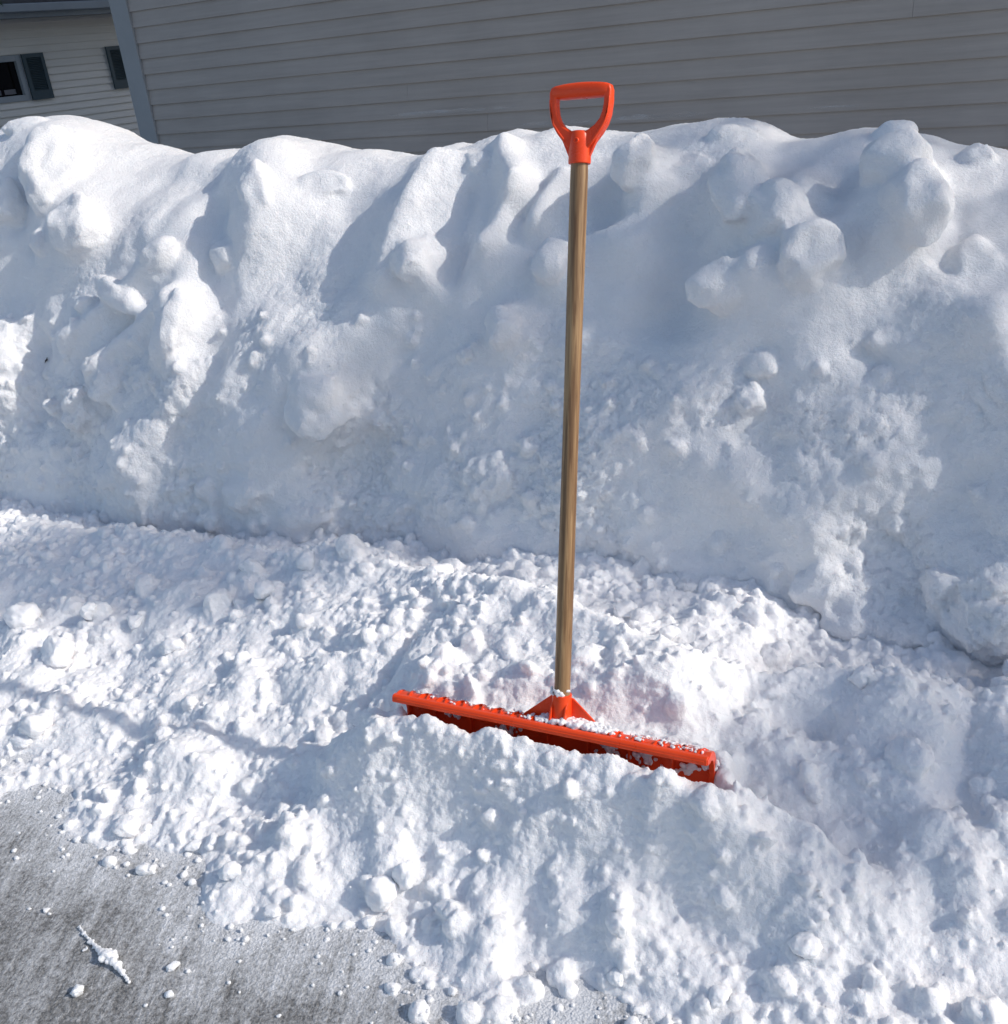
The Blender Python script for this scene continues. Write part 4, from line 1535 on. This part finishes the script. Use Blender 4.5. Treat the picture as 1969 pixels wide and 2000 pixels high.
# eave: soffit, fascia gutter, roof
zs = onf(600, 185)[2]
ov = 0.45
bm = bmesh.new(); quad_box(bm, Q0, d2, n2, -0.5, 9.3, -0.25, ov, zs + 0.0, zs + 0.03)
rebase(from_bm('soffit', bm, M_soff, H2), H2)
bm = bmesh.new(); quad_box(bm, Q0, d2, n2, -0.5, 9.3, ov, ov + 0.02, zs - 0.02, zs + 0.18); quad_box(bm, Q0, d2, n2, -0.5, 9.3, ov + 0.021, ov + 0.12, zs + 0.045, zs + 0.14)
rebase(from_bm('gutter', bm, M_gut, H2, False, 0.01), H2)
bm = bmesh.new()
pts = []
for t in (-0.6, 9.4):
    for o_n, z in ((ov + 0.03, zs + 0.19), (-5.0, zs + 2.9), (-5.0, zs + 2.7), (ov + 0.03, zs + 0.17 - 0.02)):
        p = Q0 + d2 * t + n2 * o_n
        pts.append(bm.verts.new((p[0], p[1], z)))
for i in range(4):
    j = (i + 1) % 4
    bm.faces.new((pts[i], pts[j], pts[4 + j], pts[4 + i]))
bm.faces.new(pts[:4]); bm.faces.new(pts[4:][::-1])
rebase(from_bm('roof', bm, M_roof, H2), H2)


# ================================================================== TREES
def tube_pts(V, F, pts, rads, seg=5):
    pts = np.asarray(pts, float)
    tg = np.gradient(pts, axis=0)
    tg /= np.linalg.norm(tg, axis=1)[:, None] + 1e-9
    ref = np.array([0.3, 0.2, 0.93])
    e1 = np.cross(tg, ref); e1 /= np.linalg.norm(e1, axis=1)[:, None] + 1e-9
    e2 = np.cross(tg, e1)
    base = sum(len(v) for v in V)
    th = np.linspace(0, 2 * PI, seg, endpoint=False)
    ring = pts[:, None, :] + rads[:, None, None] * (np.cos(th)[None, :, None] * e1[:, None, :] + np.sin(th)[None, :, None] * e2[:, None, :])
    V.append(ring.reshape(-1, 3))
    n = len(pts)
    idx = base + np.arange(n * seg).reshape(n, seg)
    nx = np.roll(idx, -1, axis=1)
    F.append(np.stack([idx[:-1], nx[:-1], nx[1:], idx[1:]], -1).reshape(-1, 4))


def wobble_path(a, b, n, amp, r):
    t = np.linspace(0, 1, n)[:, None]
    P = a * (1 - t) + b * t
    off = np.cumsum(r.normal(size=(n, 3)), axis=0)
    off -= off[0] * (1 - t) + off[-1] * t
    ln = np.linalg.norm(b - a)
    return P + off * amp * ln / n ** 0.5


M_bark = plain('bark', (0.10, 0.085, 0.07), 0.9, 0.25, 12, 0.6, 60)


def shade_tree():
    """unseen leafless tree added right of the frame; its limbs are shaped to shade the snow"""
    r = np.random.default_rng(8)
    sd = np.array(sdir)
    root = Vector((13.2, 3.6, 0))
    t = empty('shade_tree', root, 'unseen leafless tree added beyond the right end of the snowbank to shade the snow', 'tree')
    rt = np.array(root)
    Vt, Ft, Vl, Fl = [], [], [], []
    trunk = wobble_path(rt + [0, 0, -0.3], rt + [0.2, -0.3, 8.2], 12, 0.02, r)
    tube_pts(Vt, Ft, trunk, np.linspace(0.19, 0.07, 12), 10)
    # where limb bundles hang between the sun and the snow: world target, spread, distance towards the sun, twigs
    B = []
    for (x, y, z, sp, D, n) in SHADE:
        B.append((at_z(x * K, y * K, z) + sd * D, sp, n))
    for c, sp, n in B:
        k = r.integers(6, 11)
        a = trunk[k]
        end = c + r.normal(size=3) * 0.05
        limb = wobble_path(a, end, 14, 0.05, r)
        tube_pts(Vl, Fl, limb, np.linspace(0.040, 0.010, 14), 6)
        for q in range(n):
            s0 = limb[r.integers(10, 14)] + r.normal(size=3) * 0.02
            dirv = r.normal(size=3); dirv /= np.linalg.norm(dirv)
            e = c + r.normal(size=3) * sp * np.array([1.0, 1.0, 0.9])
            p = wobble_path(s0, e, 6, 0.12, r)
            tube_pts(Vl, Fl, p, np.linspace(0.007, 0.0035, 6), 4)
            for w_ in range(7):
                b0 = p[r.integers(1, 6)]
                d_ = r.normal(size=3); d_ /= np.linalg.norm(d_)
                tube_pts(Vl, Fl, wobble_path(b0, b0 + d_ * r.uniform(0.10, 0.28), 4, 0.1, r), np.linspace(0.0045, 0.002, 4), 3)
    # ordinary crown twigs elsewhere so that it reads as a tree
    for q in range(34):
        a = trunk[r.integers(6, 12)]
        ang = r.uniform(-0.5, PI - 0.1)
        e = a + np.array([math.cos(ang) * 2.4, abs(math.sin(ang)) * 2.0 + 0.4, 1.6]) * r.uniform(0.6, 1.2)
        limb = wobble_path(a, e, 10, 0.05, r)
        tube_pts(Vl, Fl, limb, np.linspace(0.045, 0.008, 10), 5)
        for w_ in range(9):
            b0 = limb[r.integers(3, 10)]
            d_ = r.normal(size=3) + [0, 0, 0.7]; d_ /= np.linalg.norm(d_)
            tube_pts(Vl, Fl, wobble_path(b0, b0 + d_ * r.uniform(0.3, 0.9), 5, 0.08, r), np.linspace(0.010, 0.003, 5), 4)
    o = link_mesh('trunk', mesh_np('trunk', np.concatenate(Vt), np.concatenate(Ft)), M_bark, t); o.location = -root
    o = link_mesh('crown', mesh_np('crown', np.concatenate(Vl), np.concatenate(Fl)), M_bark, t); o.location = -root


SHADE = [  # snow patches the added tree's limb bundles are placed to shade
    (1580, 1470, 0.2, 0.09, 11.5, 36), (1490, 1640, 0.15, 0.09, 11.8, 22), (1860, 1500, 0.2, 0.09, 11.3, 12),
    (1480, 800, 0.6, 0.06, 9.5, 18), (1740, 850, 0.6, 0.06, 9.5, 12),
    (40, 1060, 0.15, 0.11, 9.6, 50), (190, 1060, 0.17, 0.10, 9.4, 50), (340, 1080, 0.18, 0.10, 9.2, 46), (460, 1090, 0.2, 0.06, 9.0, 26),
    (1400, 275, 1.1, 0.16, 12.0, 9), (1130, 300, 1.1, 0.16, 12.0, 7), (560, 310, 1.05, 0.16, 12.2, 16), (250, 320, 1.05, 0.16, 12.4, 16), (60, 270, 1.1, 0.14, 12.4, 12),
    (1750, 290, 1.05, 0.12, 11.8, 10),
]
shade_tree()


def spruce():
    """dark conifer at the far left; only the tip of one bough reaches into the picture"""
    r = np.random.default_rng(15)
    tip = at_depth(-22, -6, 7.5)
    root = np.array([tip[0] - 1.75, tip[1] + 0.3, 0.0])
    t = empty('spruce_tree', Vector(root), 'dark green conifer whose bough tip pokes in at the top left corner', 'tree')
    Vt, Ft, Vn, Fn, Vb, Fb = [], [], [], [], [], []
    tube_pts(Vt, Ft, wobble_path(root, root + [0, 0, 6.5], 10, 0.01, r), np.linspace(0.14, 0.02, 10), 9)

    def bough(a, b):
        P = wobble_path(a, b, 9, 0.03, r)
        P[:, 2] -= 0.25 * np.linspace(0, 1, 9) ** 2
        tube_pts(Vb, Fb, P, np.linspace(0.02, 0.004, 9), 5)
        out = []
        for k in range(1, 9):
            for sgn in (-1, 1):
                d = P[k] - P[k - 1]; d /= np.linalg.norm(d)
                sd_ = np.cross(d, Z) * sgn
                e = P[k] + (d * 0.6 + sd_ * 0.8 - Z * 0.25) * r.uniform(0.12, 0.30) * (1.2 - k / 9 * 0.6)
                Q = np.stack([P[k] * (1 - q) + e * q for q in np.linspace(0, 1, 5)])
                tube_pts(Vb, Fb, Q, np.linspace(0.006, 0.002, 5), 3)
                out.append(Q)
        out.append(P[-3:])
        for Q in out:
            for q in range(90):
                i = r.integers(0, len(Q) - 1)
                p = Q[i] + (Q[i + 1] - Q[i]) * r.random()
                d = Q[i + 1] - Q[i]; d /= np.linalg.norm(d) + 1e-9
                n = d * 0.7 + r.normal(size=3) * 0.7; n /= np.linalg.norm(n)
                s_ = np.cross(n, r.normal(size=3)); s_ /= np.linalg.norm(s_) + 1e-9
                ln = r.uniform(0.020, 0.038)
                base = sum(len(v) for v in Vn) if len(Vn) < 1 else cnt_[0]
                Vn.append(np.array([p - s_ * 0.0022, p + s_ * 0.0022, p + n * ln + s_ * 0.0004, p + n * ln - s_ * 0.0004]))
                Fn.append(np.array([[0, 1, 2, 3]]) + cnt_[0])
                cnt_[0] += 4
    cnt_ = [0]
    for q in range(26):
        z = 0.8 + q * 0.21
        ang = r.uniform(0, 2 * PI)
        ln = (6.6 - z) * 0.27
        a = root + [0, 0, z]
        bough(a, a + np.array([math.cos(ang), math.sin(ang), 0.1]) * ln)
    bough(np.array([root[0], root[1], tip[2] + 0.28]), tip + np.array([-0.01, 0, 0.24]))
    bough(np.array([root[0], root[1], tip[2] + 0.45]), tip + np.array([-0.12, 0.1, 0.34]))
    mn = plain('spruce_needles', (0.030, 0.052, 0.028), 0.6, 0.3, 20)
    for nm, V_, F_, m_x in (('trunk', Vt, Ft, M_bark), ('boughs', Vb, Fb, M_bark), ('needles', Vn, Fn, mn)):
        o = link_mesh(nm, mesh_np(nm, np.concatenate(V_), np.concatenate(F_)), m_x, t)
        o.location = -Vector(root)


spruce()


# ================================================================== SMALL THINGS
def snowy_twig():
    r = np.random.default_rng(31)
    pts = [(150, 1752, 3), (160, 1766, 4), (172, 1782, 5), (186, 1796, 6), (198, 1808, 9), (208, 1812, 12), (214, 1820, 11), (222, 1830, 8), (232, 1840, 6), (240, 1850, 4), (245, 1858, 3),
           (158, 1797, 3), (164, 1793, 3.5), (176, 1793, 3), (205, 1800, 6), (216, 1806, 6)]
    pos, rad = [], []
    for x, y, q in pts:
        g = at_z(x * K, y * K, 0)
        m = K * ((g - Cp) @ Fv) / FPX
        for k in range(9):
            rr = q * m * r.uniform(0.4, 0.75)
            pos.append(g + np.array([r.normal() * q * m * 0.45, r.normal() * q * m * 0.5, rr * 0.6 + q * m * 0.6]))
            rad.append(rr)
    for i in range(10):
        a, b = at_z(pts[i][0] * K, pts[i][1] * K, 0), at_z(pts[i + 1][0] * K, pts[i + 1][1] * K, 0)
        for t in np.linspace(0, 1, 9):
            q = (pts[i][2] * (1 - t) + pts[i + 1][2] * t) * 0.00105
            pos.append(a * (1 - t) + b * t + np.array([0, 0, q * 1.0]) + r.normal(size=3) * 0.0006); rad.append(q * r.uniform(0.5, 0.8))
    v, Fi = lump_variants(ICO2, 6, 0.25, 1.5, 6)
    V, T = scatter_lumps(np.array(pos), np.array(rad), v, Fi, r)
    me = voxel_union([(V, T)], 0.0012, 2, 0.5)
    c = at_z(198 * K, 1808 * K, 0)
    me.transform(Matrix.Translation(-Vector(c)))
    o = link_mesh('snowy_twig', me, M_chunk)
    o.location = Vector(c)
    tag(o, 'thin twig caked in white snow lying on the asphalt at the lower left', 'twig')


snowy_twig()


def dead_leaf():
    p, n = drop_px(89, 682, BVB)
    bm = bmesh.new()
    pts = [(-0.004, -0.010, 0), (0.001, -0.004, 0.003), (0.005, 0.002, 0.001), (0.002, 0.009, 0.003), (0.000, 0.014, 0.002), (-0.003, 0.006, 0.0), (-0.005, 0.0, 0.002)]
    top = [bm.verts.new(Vector(q)) for q in pts]
    bot = [bm.verts.new(Vector(q) - Vector((0, 0, 0.0015))) for q in pts]
    bm.faces.new(top); bm.faces.new(bot[::-1])
    for i in range(7):
        j = (i + 1) % 7
        bm.faces.new((top[j], top[i], bot[i], bot[j]))
    o = from_bm('dead_leaf', bm, plain('dead_leaf', (0.03, 0.02, 0.015), 0.8))
    o.rotation_euler = Vector(n).to_track_quat('Z', 'Y').to_euler()
    o.location = p + n * 0.004
    tag(o, 'tiny dark dead leaf scrap stuck on the left part of the snowbank', 'leaf')


dead_leaf()
